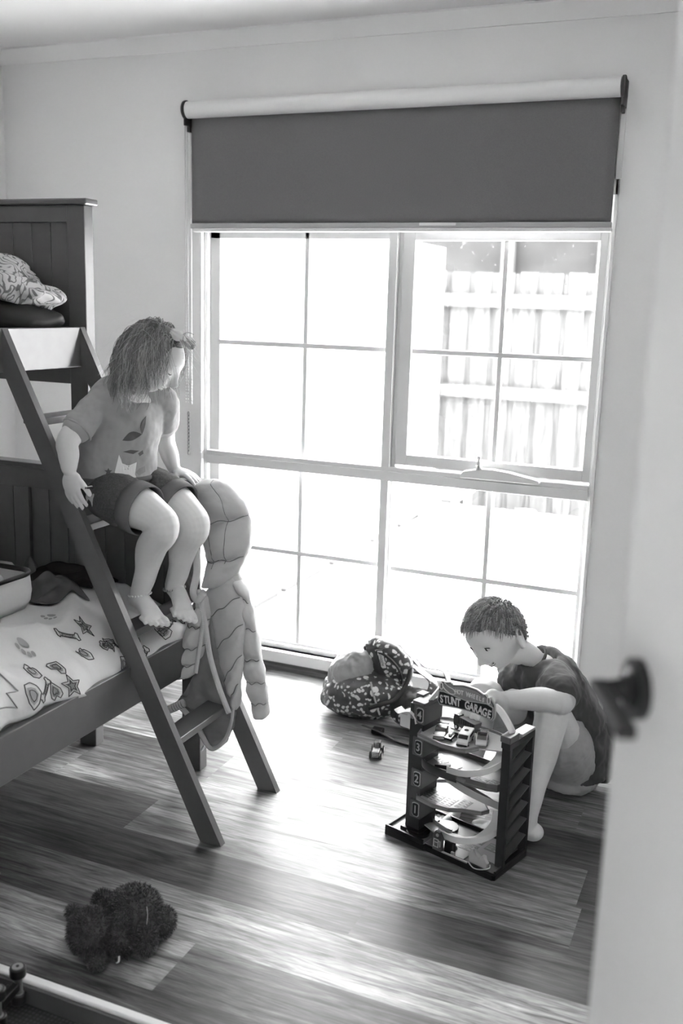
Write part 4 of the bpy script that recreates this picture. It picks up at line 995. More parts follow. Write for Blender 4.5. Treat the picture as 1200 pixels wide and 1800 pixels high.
# ================================================================== JACKET
def jacket():
    t = empty('puffer_jacket', (-1.40, 2.47, .6), "child's quilted puffer jacket with hood hanging from the bed end beside the girl", 'jacket')
    def puff(name, Lp, Rp, y, th, m_, seams=None, yk=0, seed=0, q=.8, wr=.006, n=26, sm=9, par=None):
        Ls = catmull([V((a, 0, b)) for a, b in Lp], sm); Rs = catmull([V((a, 0, b)) for a, b in Rp], sm); m = len(Ls); rings = []
        for i in range(m):
            t_ = i/(m-1); a, b = Ls[i], Rs[i]; c = (a+b)/2; w = (b-a)/2; ax = w.normalized(); ring = []
            e = min(1, math.sqrt(max(0, 1-(max(0, .06-t_)/.06)**2)), math.sqrt(max(0.0, 1-(max(0, t_-.95)/.05)**2))*1.0+.02)
            ph = (t_*seams) % 1 if seams else .5; quilt = (q*.85+(1-q*.85)*max(0, math.sin(PI*ph))**.45) if seams else 1
            yc = y(t_) if callable(y) else y
            for k in range(n):
                al = 2*PI*k/n; ca, sa = math.cos(al), math.sin(al)
                p = c+w*ca*(.97+.03*quilt)*max(e, .3)+V((0, -1, 0))*(-sa)*th*quilt*e+V((0, yc, 0))
                p += V((0, -1 if sa < 0 else 1, 0))*wr*mnoise.noise(V((p.x*22+seed, t_*9, p.z*16)))+V((wr*.6*mnoise.noise(V((p.x*9, p.z*30, seed))), 0, 0))
                ring.append(p)
            rings.append(ring)
        bb = B(); vs = [p for r in rings for p in r]; fs = [(i*n+k, i*n+(k+1) % n, (i+1)*n+(k+1) % n, (i+1)*n+k) for i in range(m-1) for k in range(n)]
        fs += [tuple(range(n)), tuple((m-1)*n+k for k in range(n))]
        bb.add(vs, fs); o = obj(name, bb, m_, par or t, smooth=True, sub=1)
        tx = bpy.data.textures.new('creases', 'CLOUDS'); tx.noise_scale = .022; tx.noise_depth = 2; dm = o.modifiers.new('creases', 'DISPLACE'); dm.texture = tx; dm.strength = .007; dm.mid_level = .5; dm.texture_coords = 'LOCAL'
        if seams:
            bpy.context.view_layer.update(); hv = surface(o)
            for k in range(1, int(seams)+1):
                i = round(k/seams*(m-1))
                if i >= m-3: continue
                xa, xb = Ls[i], Rs[i]; w = []
                for q_ in range(15):
                    p = xa.lerp(xb, .03+.94*q_/14); h = hv.ray_cast(V((p.x, 2.2, p.z+.004*math.sin(q_*.9+seed))), V((0, 1, 0)))
                    if h[0]: w.append(h[0]+V((0, -.0002, 0)))
                if len(w) > 3: obj('seam', B().tube(w, .0013, 5), 'seam_dark', o, smooth=True)
        return o
    M['seam_dark'] = mat('seam_dark', .16, .8); M['shell'] = mat('jacket_shell', .46, .55, .3, bump=.15, b_scale=60, sheen=.1); M['lining'] = mat('jacket_lining', .22, .8, .15, bump=.2, b_scale=40); M['zip'] = mat('zip_tape', .55, .5, .3)
    hood = puff('hood', [(-1.535, .920), (-1.506, .826), (-1.476, .735), (-1.464, .667), (-1.475, .605)], [(-1.425, .938), (-1.345, .865), (-1.321, .779), (-1.344, .692), (-1.382, .628)], lambda s: 2.495-.04*s, .052, 'shell', 3.0, wr=.007, q=.4, seed=2)
    puff('body_panel', [(-1.462, .612), (-1.433, .502), (-1.401, .384), (-1.370, .295), (-1.345, .258)], [(-1.368, .672), (-1.328, .587), (-1.322, .485), (-1.328, .378), (-1.337, .262)], lambda s: 2.448-.02*s, .026, 'shell', 5, wr=.005, q=.35, seed=4)
    puff('body_panel', [(-1.475, .610), (-1.487, .53), (-1.494, .45), (-1.490, .40)], [(-1.435, .60), (-1.434, .52), (-1.447, .44), (-1.462, .39)], 2.440, .024, 'shell', 3, wr=.004, q=.35, seed=14)
    puff('sleeve', [(-1.372, .660), (-1.356, .56), (-1.347, .405), (-1.327, .301), (-1.300, .214)], [(-1.338, .650), (-1.304, .545), (-1.283, .415), (-1.265, .313), (-1.262, .232)], lambda s: 2.462+.02*s, .034, 'shell', 6, wr=.005, q=.35, seed=6)
    puff('sleeve', [(-1.475, .560), (-1.502, .500), (-1.530, .420), (-1.556, .365), (-1.535, .322)], [(-1.445, .555), (-1.452, .500), (-1.462, .436), (-1.468, .385), (-1.478, .345)], lambda s: 2.425-.01*s, .032, 'shell', 4, wr=.005, q=.35, seed=8)
    puff('lining', [(-1.462, .560), (-1.475, .430), (-1.500, .320), (-1.538, .255), (-1.500, .226), (-1.440, .175), (-1.412, .148)], [(-1.432, .55), (-1.392, .42), (-1.366, .33), (-1.340, .262), (-1.338, .232), (-1.352, .18), (-1.385, .144)], lambda s: 2.452-.055*s, .014, 'lining', None, wr=.016, seed=10, n=40, sm=10)
    hem = catmull([V((-1.530, 2.405, .250)), V((-1.500, 2.396, .238)), V((-1.455, 2.390, .205)), V((-1.418, 2.384, .158)), V((-1.390, 2.382, .146)), V((-1.355, 2.386, .180)), V((-1.338, 2.392, .235)), V((-1.338, 2.402, .275))], 6)
    obj('hem_binding', B().tube(hem, (.008, .0045), 8), 'shell', t, smooth=True)
    zp = catmull([V((-1.470, 2.428, .612)), V((-1.440, 2.414, .52)), V((-1.420, 2.410, .42)), V((-1.385, 2.404, .33)), V((-1.345, 2.392, .262))], 8)
    z1 = obj('zip', B().tube(zp, (.009, .004), 8, flat=(1, 0, 0)), 'zip', t, smooth=True)
    tb = B()
    for i in range(0, len(zp)-1):
        for k in range(3):
            p = zp[i].lerp(zp[i+1], k/3)+V((-.003, -.006, 0)); tb.box(p+V((-.003, -.001, -.0008)), p+V((.003, .001, .0008)))
    obj('zip_teeth', tb, 'white_metal', z1)
    zq = catmull([V((-1.452, 2.418, .59)), V((-1.449, 2.412, .50)), V((-1.458, 2.408, .42)), V((-1.468, 2.408, .36))], 8)
    obj('zip', B().tube(zq, (.007, .004), 8, flat=(1, 0, 0)), 'zip', t, smooth=True)
    obj('hood_edge', B().tube(catmull([V((-1.538, 2.445, .918)), V((-1.510, 2.438, .826)), V((-1.482, 2.430, .735)), V((-1.472, 2.422, .667)), V((-1.482, 2.418, .604)), V((-1.462, 2.412, .585)), V((-1.44, 2.408, .612))], 6), (.012, .008), 10, flat=(1, 0, 0)), 'zip', hood, smooth=True)
    nk = B().ell((-1.405, 2.462, .640), (.062, .036, .045), 24, 14); soften(obj('collar', nk, 'shell', t), .004, 3, .5, [('l', .03, .012)])
    # seam lines on the hood
    for pts in ([(-1.510, .915), (-1.472, .84), (-1.440, .77), (-1.425, .68)], [(-1.455, .930), (-1.405, .88), (-1.385, .80), (-1.385, .70)]):
        q = catmull([V((a, 2.44, c)) for a, c in pts], 8); bpy.context.view_layer.update(); hv = surface(hood); w = []
        for p in q:
            h = hv.ray_cast(V((p.x, 2.2, p.z)), V((0, 1, 0)))
            if h[0]: w.append(h[0])
        if len(w) > 2: obj('seam', B().tube(w, .0011, 6), 'seam_dark', hood, smooth=True)
    pz = B().cyl((-1.420, 2.380, .150), (-1.428, 2.376, .136), .004); obj('zip_slider', pz, 'white_metal', t)
jacket()
def sock():
    t = empty('sock', (-1.52, 2.42, .24), 'small pale striped sock poking out beside the jacket above the bottom rung', 'sock')
    b = B(); p0, p1 = V((-1.545, 2.385, .238)), V((-1.503, 2.400, .262)); b.tube([p0.lerp(p1, k/8) for k in range(9)], [(.012, .014)]*9, 16)
    obj('knit', b, mat('pale_knit', .5, .9, .1), t, smooth=True)
    for k in range(5):
        c = p0.lerp(p1, .28+.15*k); ax = (p1-p0).normalized(); u = V((0, 0, 1)); u = (u-ax*u.dot(ax)).normalized(); w = ax.cross(u)
        obj('stripe', B().tube([c+u*math.cos(a)*.0125+w*math.sin(a)*.0145 for a in [2*PI*q/20 for q in range(20)]], .0011, 5, closed=True), 'ink_mid', t, smooth=True)
    obj('pattern', B().ell(p0.lerp(p1, .08), (.008, .0145, .0125), 14, 8), 'ink_mid', t, smooth=True)
sock()

# ================================================================== BACKPACK
def backpack():
    t = empty('backpack', (-1.2, 3.12, 0), "child's glossy spotted backpack lying on its back on the floor under the window", 'backpack')
    pm = mat('spotted_vinyl', .06, .3, .5); nt = pm.node_tree; N = nt.nodes; L = nt.links; bs = N['Principled BSDF']
    tc = N.new('ShaderNodeTexCoord'); dn = N.new('ShaderNodeTexNoise'); dn.inputs['Scale'].default_value = 30; L.new(tc.outputs['Object'], dn.inputs['Vector'])
    mx = N.new('ShaderNodeMix'); mx.data_type = 'VECTOR'; mx.inputs[0].default_value = .035; L.new(tc.outputs['Object'], mx.inputs[4]); L.new(dn.outputs['Color'], mx.inputs[5])
    vo = N.new('ShaderNodeTexVoronoi'); vo.inputs['Scale'].default_value = 52; L.new(mx.outputs[1], vo.inputs['Vector'])
    rg = N.new('ShaderNodeMapRange'); rg.inputs['From Min'].default_value = .33; rg.inputs['From Max'].default_value = .40; rg.inputs['To Min'].default_value = .6; rg.inputs['To Max'].default_value = .055; L.new(vo.outputs['Distance'], rg.inputs['Value']); L.new(rg.outputs[0], bs.inputs['Base Color'])
    pv = mat('plain_vinyl', .24, .28, .5, n_amt=.3, n_scale=10)
    bl = mat('black_webbing', .02, .6, .3)
    b = B()
    b.ell((-1.215, 3.145, .075), (.160, .125, .078), 36, 20); b.ell((-1.185, 3.135, .115), (.150, .120, .075), 36, 20); b.ell((-1.26, 3.13, .06), (.115, .10, .06), 30, 16)
    soften(obj('main_bag', b, pm, t), .005, 8, .5, [('l', .06, .022), ('l', .025, .008)])
    # top compartment: domed lid leaning back against the window
    LM = Matrix.Translation(V((-1.135, 3.150, .205))) @ Euler((.45, .12, -.15)).to_matrix().to_4x4()
    b = B().ell((0, 0, 0), (.102, .060, .108), 36, 22, M4=LM); lid = soften(obj('top_pocket', b, pm, t), .004, 5, .5, [('l', .05, .012)])
    SM = Matrix.Translation(V((-1.262, 3.130, .155))) @ Euler((.35, .75, -.1)).to_matrix().to_4x4()
    b = B().ell((0, 0, 0), (.075, .075, .125), 36, 22, M4=SM); sd = soften(obj('side_gusset', b, pv, t), .004, 5, .5, [('l', .04, .016)])
    def wrap(o, tgt, off):
        s = o.modifiers.new('wrap', 'SHRINKWRAP'); s.target = tgt; s.wrap_method = 'NEAREST_SURFACEPOINT'; s.wrap_mode = 'ON_SURFACE'; s.offset = off
    # zip arc round the lid
    arc = [LM @ V((.084*math.cos(a), -.042, .090*math.sin(a))) for a in [-1.5+ .17*k for k in range(20)]]
    obj('zip_piping', B().tube(arc, (.0055, .004), 8), bl, lid, smooth=True)
    bpy.context.view_layer.update(); lv = surface(lid); q = []
    for (x, z) in [(p.x, p.y) for p in catmull([V((-1.206, .285, 0)), V((-1.196, .262, 0)), V((-1.184, .230, 0)), V((-1.178, .198, 0)), V((-1.176, .172, 0))], 4)]:
        h = lv.ray_cast(V((x, 2.7, z)), V((0, 1, -.05)))
        if h[0]: q.append(h[0])
    if len(q) > 3: obj('seam_piping', B().tube(q, (.006, .0035), 8), bl, lid, smooth=True)
    # name patch, letters run down the flap
    bpy.context.view_layer.update(); h = surface(lid).ray_cast(V((-1.128, 2.7, .262)), V((0, 1, -.05))); nz = V(h[1]); nz = nz if nz.y < 0 else -nz
    dx = V((.22, 0, -1)); dx = (dx-nz*dx.dot(nz)).normalized(); dy = nz.cross(dx); PMx = Matrix((dx, dy, nz)).transposed().to_4x4(); PMx.translation = h[0]+nz*.001
    po = [(-.036, -.010), (-.020, -.013), (-.016, -.010), (.004, -.012), (.010, -.009), (.030, -.011), (.037, -.006), (.036, .010), (.018, .009), (.014, .014), (.006, .010), (-.010, .011), (-.014, .016), (-.018, .011), (-.034, .010)]
    obj('name_patch', B().prism([(x*1.06, y*1.15) for x, y in po], -.001, .0012, 'z', M4=PMx), bl, lid); obj('patch_face', B().prism([(x*.96, y*.86) for x, y in po], .001, .0022, 'z', M4=PMx), mat('patch_white', .6, .6), lid)
    text('patch_letters', 'smiggle', .0175, 'ink_mid', lid, PMx @ Matrix.Translation(V((0, -.0005, .0026))), .0003, bold=.0004)
    # straps
    def strap(pts, w=(.014, .002), m_=bl, nm='strap', flat=(0, 0, 1)):
        o = obj(nm, B().tube(catmull(pts, 7), w, 8, flat=flat), m_, t, smooth=True); return o
    strap([V((-1.050, 3.15, .240)), V((-1.035, 3.10, .185)), V((-1.055, 3.045, .125)), V((-1.105, 3.005, .105)), V((-1.14, 2.995, .09))], (.0025, .008), bl, 'padded_strap')
    strap([V((-1.075, 3.16, .245)), V((-1.02, 3.15, .20)), V((-.955, 3.13, .165)), V((-.975, 3.08, .10)), V((-1.04, 3.03, .08))], (.003, .020), pm, 'padded_strap')
    strap([V((-1.06, 3.17, .26)), V((-1.01, 3.19, .20)), V((-.94, 3.20, .19)), V((-.915, 3.17, .15)), V((-.93, 3.12, .11))], (.003, .016), pv, 'carry_handle')
    b = B().ell((-1.015, 3.10, .075), (.085, .075, .075), 28, 16); soften(obj('back_panel', b, bl, t), .005, 4, .5, [('l', .05, .02)])
    b = B().ell((-1.0, 3.08, .065), (.075, .07, .055), 28, 16); soften(obj('side_pocket', b, pm, t), .005, 4, .5, [('l', .04, .02)])
    strap([V((-1.16, 3.0, .022)), V((-1.10, 2.985, .018)), V((-1.03, 2.965, .010)), V((-.965, 2.955, .007)), V((-.90, 2.95, .006))], (.002, .012), mat('grey_webbing', .07, .6, .3), 'loose_strap', (0, .3, 1))
    obj('buckle', B().box((-1.125, 2.985, .004), (-1.085, 3.015, .022)), 'black', t, bevel=.004)
    strap([V((-1.155, 3.045, .165)), V((-1.135, 3.025, .130)), V((-1.115, 3.01, .095)), V((-1.10, 3.0, .070))], (.0015, .004), mat('light_tape', .3, .5), 'zip_pull_tape')
backpack()

# ================================================================== TOY GARAGE
M['g_dark'] = mat('toy_dark_plastic', .030, .3, .5); M['g_black'] = mat('toy_black_plastic', .012, .35, .45); M['g_mid'] = mat('toy_mid_plastic', .20, .32, .5)
M['g_light'] = mat('toy_light_plastic', .42, .32, .5); M['g_white'] = mat('toy_white_plastic', .62, .35, .5); M['g_grey'] = mat('toy_grey_plastic', .10, .35, .45)
GX = math.atan2(-.099, .334); GO = V((-.849, 2.393, 0))
GM = Matrix.Translation(GO) @ Matrix.Rotation(GX, 4, 'Z')
def garage():
    t = empty('toy_garage', GO, 'tall multi-level toy car garage with stunt ramps and a name sign on the floor', 'toy garage', rot=(0, 0, GX))
    K = dict(parent=t, local=True)
    bs = B(); bs.prism([(0, 0), (.13, 0), (.135, .004), (.345, .0), (.352, .006), (.352, .168), (.0, .168)], 0, .016, 'z').box((0, 0, .016), (.128, .006, .030)).box((0, .006, .016), (.006, .168, .028)).box((.25, 0, .016), (.352, .006, .022)).box((.346, .006, .016), (.352, .168, .026)).box((.006, .162, .016), (.346, .168, .03))
    base = obj('base', bs, 'g_black', bevel=.0015, **K)
    d = B().box((.006, .006, .016), (.128, .16, .0195)).box((.128, .012, .016), (.25, .16, .0185)).box((.25, .05, .016), (.33, .16, .0185)); obj('road_deck', d, 'g_mid', base, local=True)
    for (x, y) in ((.205, .055), (.205, .105), (.262, .095)):
        b = B().box((x, y, .0185), (x+.045, y+.038, .0192)); o = obj('parking_bay', b, 'g_grey', base, local=True)
        b = B(); 
        for k in range(3): b.box((x+.004, y+.006+.011*k, .0192), (x+.018, y+.0075+.011*k, .0199)).box((x+.027, y+.006+.011*k, .0192), (x+.041, y+.0075+.011*k, .0199))
        obj('bay_lines', b, 'g_light', o, local=True)
    # left tower with the level numbers
    b = B().box((.042, .036, .018), (.088, .118, .392)); tw = obj('tower', b, 'g_dark', bevel=.002, **K)
    obj('tower_rib', B().box((.030, .055, .03), (.042, .105, .345)), 'g_grey', tw, local=True, bevel=.0015)
    obj('tower_foot', B().prism([(.034, .024), (.096, .024), (.100, .034), (.100, .125), (.034, .125)], .018, .030, 'z'), 'g_black', tw, local=True, bevel=.002)
    obj('tower_foot', B().cyl((.085, .040, .0196), (.085, .040, .027), .033, 28), 'g_black', tw, local=True, bevel=.001)
    for n, z in (('4', .367), ('3', .274), ('2', .182), ('1', .091)):
        dz = .0
        o = obj('level_block', B().box((.058, .032, z-.026), (.093, .118, z+.026)), 'g_grey', tw, local=True, bevel=.0015)
        hx_ = [(-.010, .022), (-.004, .026), (.008, .026), (.012, .022), (.012, -.020), (.008, -.026), (-.004, -.026), (-.010, -.018)]
        obj('number_border', B().prism([(.077+x*1.02, z+y*.80) for x, y in hx_], .0305, .0322, 'y'), 'g_light', o, local=True); obj('number_plate', B().prism([(.077+x*.86, z+y*.70) for x, y in hx_], .0295, .0310, 'y'), 'g_black', o, local=True)
        text('number', n, .032, 'g_light', o, Matrix.Translation(V((.078, .0290, z))) @ Matrix.Rotation(PI/2, 4, 'X'), .0004, local=True, sx=.85, bold=.0006)
    # top left: launcher scoop
    b = B().box((.034, .036, .345), (.056, .062, .366)); sc_ = obj('launcher', b, 'g_white', bevel=.002, **K)
    b = B(); pts = catmull([V((-.006, .045, .360)), V((.008, .045, .352)), V((.024, .045, .361)), V((.044, .045, .367)), V((.062, .045, .354)), V((.066, .045, .338))], 6)
    b.tube(pts, [(.0022, .018)]*len(pts), 12, flat=(0, 0, 1)); b.box((.010, .036, .315), (.044, .056, .352)); obj('scoop', b, 'g_white', sc_, local=True, bevel=.001)
    obj('tower_cap', B().box((.050, .034, .392), (.090, .10, .402)).box((.036, .07, .385), (.06, .10, .408)), 'g_grey', tw, local=True, bevel=.002)
    # right tower: lift shaft with slanted shelves
    b = B().box((.328, .040, .018), (.352, .052, .366)).box((.328, .156, .018), (.352, .168, .366)).box((.328, .052, .018), (.331, .156, .366)).box((.326, .038, .35), (.352, .168, .366))
    rt = obj('lift_tower', b, 'g_dark', bevel=.001, **K)
    for k in range(7):
        z = .035+.047*k; Mx = Matrix.Translation(V((.3415, .104, z+.018))) @ Matrix.Rotation(.30, 4, 'X')
        obj('lift_shelf', B().box((-.0105, -.054, -.0012), (.0105, .054, .0012), M4=Mx), 'g_grey', rt, local=True); obj('shelf_flap', B().box((-.0105, -.005, -.034), (-.0085, .050, -.002), M4=Mx), 'g_black', rt, local=True)
    obj('tower_cap', B().box((.322, .038, .366), (.352, .085, .384)), 'g_grey', rt, local=True, bevel=.002); obj('tower_cap', B().box((.322, .100, .366), (.352, .168, .374)), 'g_light', rt, local=True, bevel=.002)
    # decks
    def deck(name, poly, z, h, m_, m2, th=.003, hole=None):
        n = len(poly); cx_ = sum(p[0] for p in poly)/n; cy_ = sum(p[1] for p in poly)/n
        o = obj(name, B().prism(poly, z, z+th, 'z'), m2, **K)
        inn = [(cx_+(x-cx_)*.975, cy_+(y-cy_)*.955) for x, y in poly]; b = B(); vs = []
        for (x, y) in poly: vs += [(x, y, z-h*.3), (x, y, z+h)]
        for (x, y) in inn: vs += [(x, y, z-h*.3), (x, y, z+h)]
        N_ = n*2
        for i in range(n):
            j = (i+1) % n
            if hole and i in hole: continue
            b.add([vs[2*i], vs[2*j], vs[2*j+1], vs[2*i+1], vs[N_+2*i], vs[N_+2*j], vs[N_+2*j+1], vs[N_+2*i+1]], [(0, 1, 2, 3), (5, 4, 7, 6), (3, 2, 6, 7), (1, 0, 4, 5), (0, 3, 7, 4), (1, 5, 6, 2)])
        obj('rim', b, m_, o, local=True); return o
    d4 = deck('top_deck', [(.066, .075), (.090, .006), (.13, .0), (.174, -.004), (.215, .002), (.238, .012), (.255, .05), (.300, .075), (.326, .09), (.326, .15), (.24, .165), (.15, .168), (.09, .155), (.062, .135)], .318, .010, 'g_mid', 'g_light', hole=(6, 7, 8))
    for x in (.115, .15, .185, .22): obj('bay_line', B().box((x, .006, .321), (x+.0015, .045, .3218)), 'g_white', d4, local=True)
    d3 = deck('middle_deck', [(.063, .085), (.075, .055), (.10, .035), (.14, .027), (.20, .034), (.23, .030), (.29, .040), (.315, .052), (.322, .085), (.322, .15), (.25, .165), (.10, .165), (.064, .14)], .222, .016, 'g_grey', 'g_mid')
    obj('curved_wall', B().tube(catmull([V((.063, .09, .236)), V((.075, .052, .234)), V((.105, .028, .232)), V((.15, .022, .230)), V((.205, .030, .226))], 6), (.013, .002), 10, flat=(0, 0, 1)), 'g_dark', d3, local=True, smooth=True)
    obj('flag_strip', B().prism([(.075, .10), (.12, .075), (.135, .10), (.09, .13)], .2255, .2262, 'z'), 'g_white', d3, local=True)
    b = B()
    for k in range(5): q = V((.083, .103, 0)).lerp(V((.125, .080, 0)), k/4.0+.02); b.box((q.x, q.y, .2263), (q.x+.005, q.y+.010, .2268))
    obj('flag_marks', b, 'g_black', d3, local=True)
    obj('black_wedge', B().prism([(.125, .045), (.160, .070), (.165, .058), (.13, .036)], .226, .240, 'z'), 'g_black', d3, local=True)
    for (x, y) in ((.238, .040), (.278, .048)):
        o = obj('parking_bay', B().box((x, y, .2252), (x+.036, y+.046, .2260)), 'g_grey', d3, local=True); b = B()
        for k in range(4): b.box((x+.003, y+.006+.010*k, .2260), (x+.014, y+.0075+.010*k, .2266)).box((x+.022, y+.006+.010*k, .2260), (x+.033, y+.0075+.010*k, .2266))
        obj('bay_lines', b, 'g_light', o, local=True)
    obj('lift_platform', B().box((.196, .030, .225), (.232, .056, .234)).box((.20, .028, .222), (.23, .03, .232)), 'g_mid', d3, local=True, bevel=.002)
    d2 = deck('lower_deck', [(.062, .105), (.070, .045), (.085, .022), (.14, .016), (.185, .026), (.215, .050), (.262, .070), (.272, .095), (.20, .165), (.09, .165), (.064, .14)], .128, .009, 'g_mid', 'g_light')
    for i, (x, y, m_) in enumerate(((.078, .045, 'g_grey'), (.112, .036, 'g_white'), (.148, .040, 'g_white'), (.186, .055, 'g_grey'))):
        o = obj('parking_bay', B().box((x, y, .1312), (x+.030, y+.050, .1318)), m_, d2, local=True); b = B()
        for k in range(4): b.box((x+.002, y+.006+.011*k, .1318), (x+.011, y+.0075+.011*k, .1324)).box((x+.019, y+.006+.011*k, .1318), (x+.028, y+.0075+.011*k, .1324))
        obj('bay_lines', b, 'g_black' if m_ == 'g_white' else 'g_light', o, local=True)
    # spiral ramps
    def ramp(name, pts, w, m_, wall=.012, side=1):
        P = catmull(pts, 6); b = B(); L_, R_ = [], []
        for i, p in enumerate(P):
            d_ = (P[min(i+1, len(P)-1)]-P[max(i-1, 0)]); d_.z = 0; d_.normalize(); n_ = V((-d_.y, d_.x, 0))
            L_.append(p+n_*w/2); R_.append(p-n_*w/2)
        m = len(P); prof = []
        vs = []
        for i in range(m):
            o_, i_ = (R_[i], L_[i]) if side > 0 else (L_[i], R_[i])
            vs += [i_, o_, o_+V((0, 0, wall)), o_+V((0, 0, wall))+(o_-i_).normalized()*.002, o_+V((0, 0, -.005))+(o_-i_).normalized()*.002, i_+V((0, 0, -.003))]
        fs = [(i*6+k, i*6+(k+1) % 6, (i+1)*6+(k+1) % 6, (i+1)*6+k) for i in range(m-1) for k in range(6)]+[tuple(range(6)), tuple((m-1)*6+k for k in range(6))]
        b.add(vs, fs); return obj(name, b, m_, smooth=False, auto=.6, **K)
    rp = [V((.290, .120, .318)), V((.305, .085, .305)), V((.300, .050, .290)), V((.278, .024, .275)), V((.235, .020, .258)), V((.185, .040, .243))]
    ramp('ramp', rp, .036, 'g_white', .013, -1)
    ramp('ramp', [V((p.x, p.y, p.z-.190)) for p in rp]+[V((.16, .06, .040))], .038, 'g_white', .013, -1)
    ramp('ramp', [V((.135, .10, .212)), V((.175, .070, .200)), V((.225, .070, .185)), V((.275, .090, .165)), V((.300, .120, .140)), V((.305, .13, .128))], .040, 'g_light', .016, 1)
    ramp('ramp', [V((.085, .085, .032)), V((.13, .055, .045)), V((.175, .045, .040)), V((.20, .05, .028))], .030, 'g_light', .010, -1)
    obj('turntable', B().cyl((.128, .115, .0195), (.128, .115, .026), .034, 28).box((.10, .10, .026), (.155, .105, .029)), 'g_black', base, local=True, bevel=.001)
    # fuel pump board
    po = [(-.015, -.028), (.015, -.028), (.017, .012), (.008, .028), (-.008, .028), (-.017, .012)]
    fp = obj('fuel_sign', B().prism([(.176+x, .048+z) for x, z in po], -.002, .004, 'y'), 'g_grey', bevel=.001, **K)
    obj('fuel_lamp', B().cyl((.176, -.0045, .066), (.176, -.002, .066), .0045, 14), 'g_light', fp, local=True)
    b = B()
    for (x0, z0, x1, z1) in ((.164, .030, .166, .054), (.164, .052, .180, .054), (.178, .030, .180, .054), (.164, .030, .180, .032), (.184, .034, .186, .050), (.180, .049, .186, .051), (.168, .043, .176, .045)): b.box((x0, -.0035, z0), (x1, -.002, z1))
    obj('pump_drawing', b, 'g_light', fp, local=True)
    obj('fuel_booth', B().box((.19, .01, .018), (.215, .03, .050)), 'g_black', fp, local=True, bevel=.002)
    # jagged smoke piece and bumper wire at the right front corner
    jp = [(.268, .020), (.266, .045), (.274, .060), (.280, .058), (.284, .062), (.290, .050), (.302, .042), (.306, .052), (.314, .052), (.318, .040), (.324, .034), (.322, .018)]
    obj('spray_piece', B().prism(jp, .010, .022, 'y'), 'g_light', bevel=.002, **K)
    obj('bumper_wire', B().tube(catmull([V((.275, -.003, .028)), V((.295, -.010, .022)), V((.315, -.006, .024)), V((.330, .010, .026)), V((.326, .020, .030))], 5), .0016, 8), 'g_light', smooth=True, **K)
    obj('edge_chain', B().box((.19, -.002, .020), (.27, .003, .024)).box((.215, .004, .022), (.225, .010, .030)), 'g_light', base, local=True, bevel=.001)
    # arch and sign
    def arm(pts, nm):
        return obj(nm, B().tube(catmull(pts, 5), [(.007, .015)]*(5*(len(pts)-1)+1), 4, flat=(0, 0, 1)), 'g_white', auto=.5, **K)
    arm([V((.078, .075, .395)), V((.100, .075, .425)), V((.118, .075, .448)), V((.140, .075, .450))], 'arch'); arm([V((.280, .075, .440)), V((.300, .075, .428)), V((.325, .075, .400)), V((.340, .075, .376))], 'arch')
    outl = [(.119, .464), (.115, .415), (.123, .403), (.181, .409), (.234, .411), (.288, .404), (.294, .415), (.291, .450), (.277, .468), (.268, .466), (.262, .472), (.255, .470), (.235, .478), (.195, .479), (.160, .470), (.152, .476), (.137, .471), (.127, .472)]
    blk = [(.122, .444), (.1185, .416), (.125, .4065), (.181, .4125), (.233, .4145), (.285, .4085), (.2895, .418), (.288, .444), (.27, .450), (.205, .440), (.135, .446)]
    cx_, cz_ = .205, .44
    sg = obj('sign', B().prism(outl, .055, .061, 'y'), 'g_light', bevel=.001, **K)
    obj('sign_border', B().prism([(cx_+(x-cx_)*.965, cz_+(z-cz_)*.92) for x, z in outl], .0535, .056, 'y'), mat('sign_grey', .07, .5), sg, local=True)
    obj('sign_flame', B().prism([(cx_+(x-cx_)*.93, cz_+.001+(z-cz_)*.84) for x, z in outl], .0525, .0545, 'y'), mat('sign_midgrey', .26, .5), sg, local=True)
    obj('sign_plate', B().prism(blk, .0515, .0535, 'y'), 'g_light', sg, local=True); obj('sign_plate_black', B().prism([(cx_+(x-cx_)*.975, .4265+(z-.4265)*.88) for x, z in blk], .0505, .0525, 'y'), 'g_black', sg, local=True)
    def letters(s, x0, x1, zf, size, m_, nm, sx, y=.0500, bold=.0008):
        n = len(s)
        for i, ch in enumerate(s):
            if ch == ' ': continue
            x = x0+(x1-x0)*(i+.5)/n; sl = (zf(x+.01)-zf(x-.01))/.02
            text(nm, ch, size, m_, sg, Matrix.Translation(V((x, y, zf(x)))) @ Matrix.Rotation(-math.atan(sl), 4, 'Y') @ Matrix.Rotation(PI/2, 4, 'X'), .0005, local=True, sx=sx, bold=bold)
    letters('STUNT GARAGE', .125, .285, lambda x: .4275-.9*(x-.205)**2, .0300, 'g_white', 'sign_letter', .66)
    letters('HOT WHEELS', .170, .262, lambda x: .4570-1.0*(x-.215)**2, .0165, 'g_white', 'brand_letter', .75, .0518, .0005)
    b = B().tube(catmull([V((.130, .052, .462)), V((.140, .0515, .452)), V((.158, .0515, .445)), V((.172, .0515, .449)), V((.166, .0515, .459)), V((.150, .0515, .463)), V((.137, .0515, .470))], 5), .0014, 6)
    obj('flame_line', b, 'g_white', sg, local=True, smooth=True)
    for x in (.128, .274): obj('flame_ring', B().tube([V((x+.0045*math.cos(a), .0515, .4585+.009*math.sin(a))) for a in [2*PI*k/16 for k in range(16)]], .0014, 6, closed=True), 'g_white', sg, local=True, smooth=True)
garage()

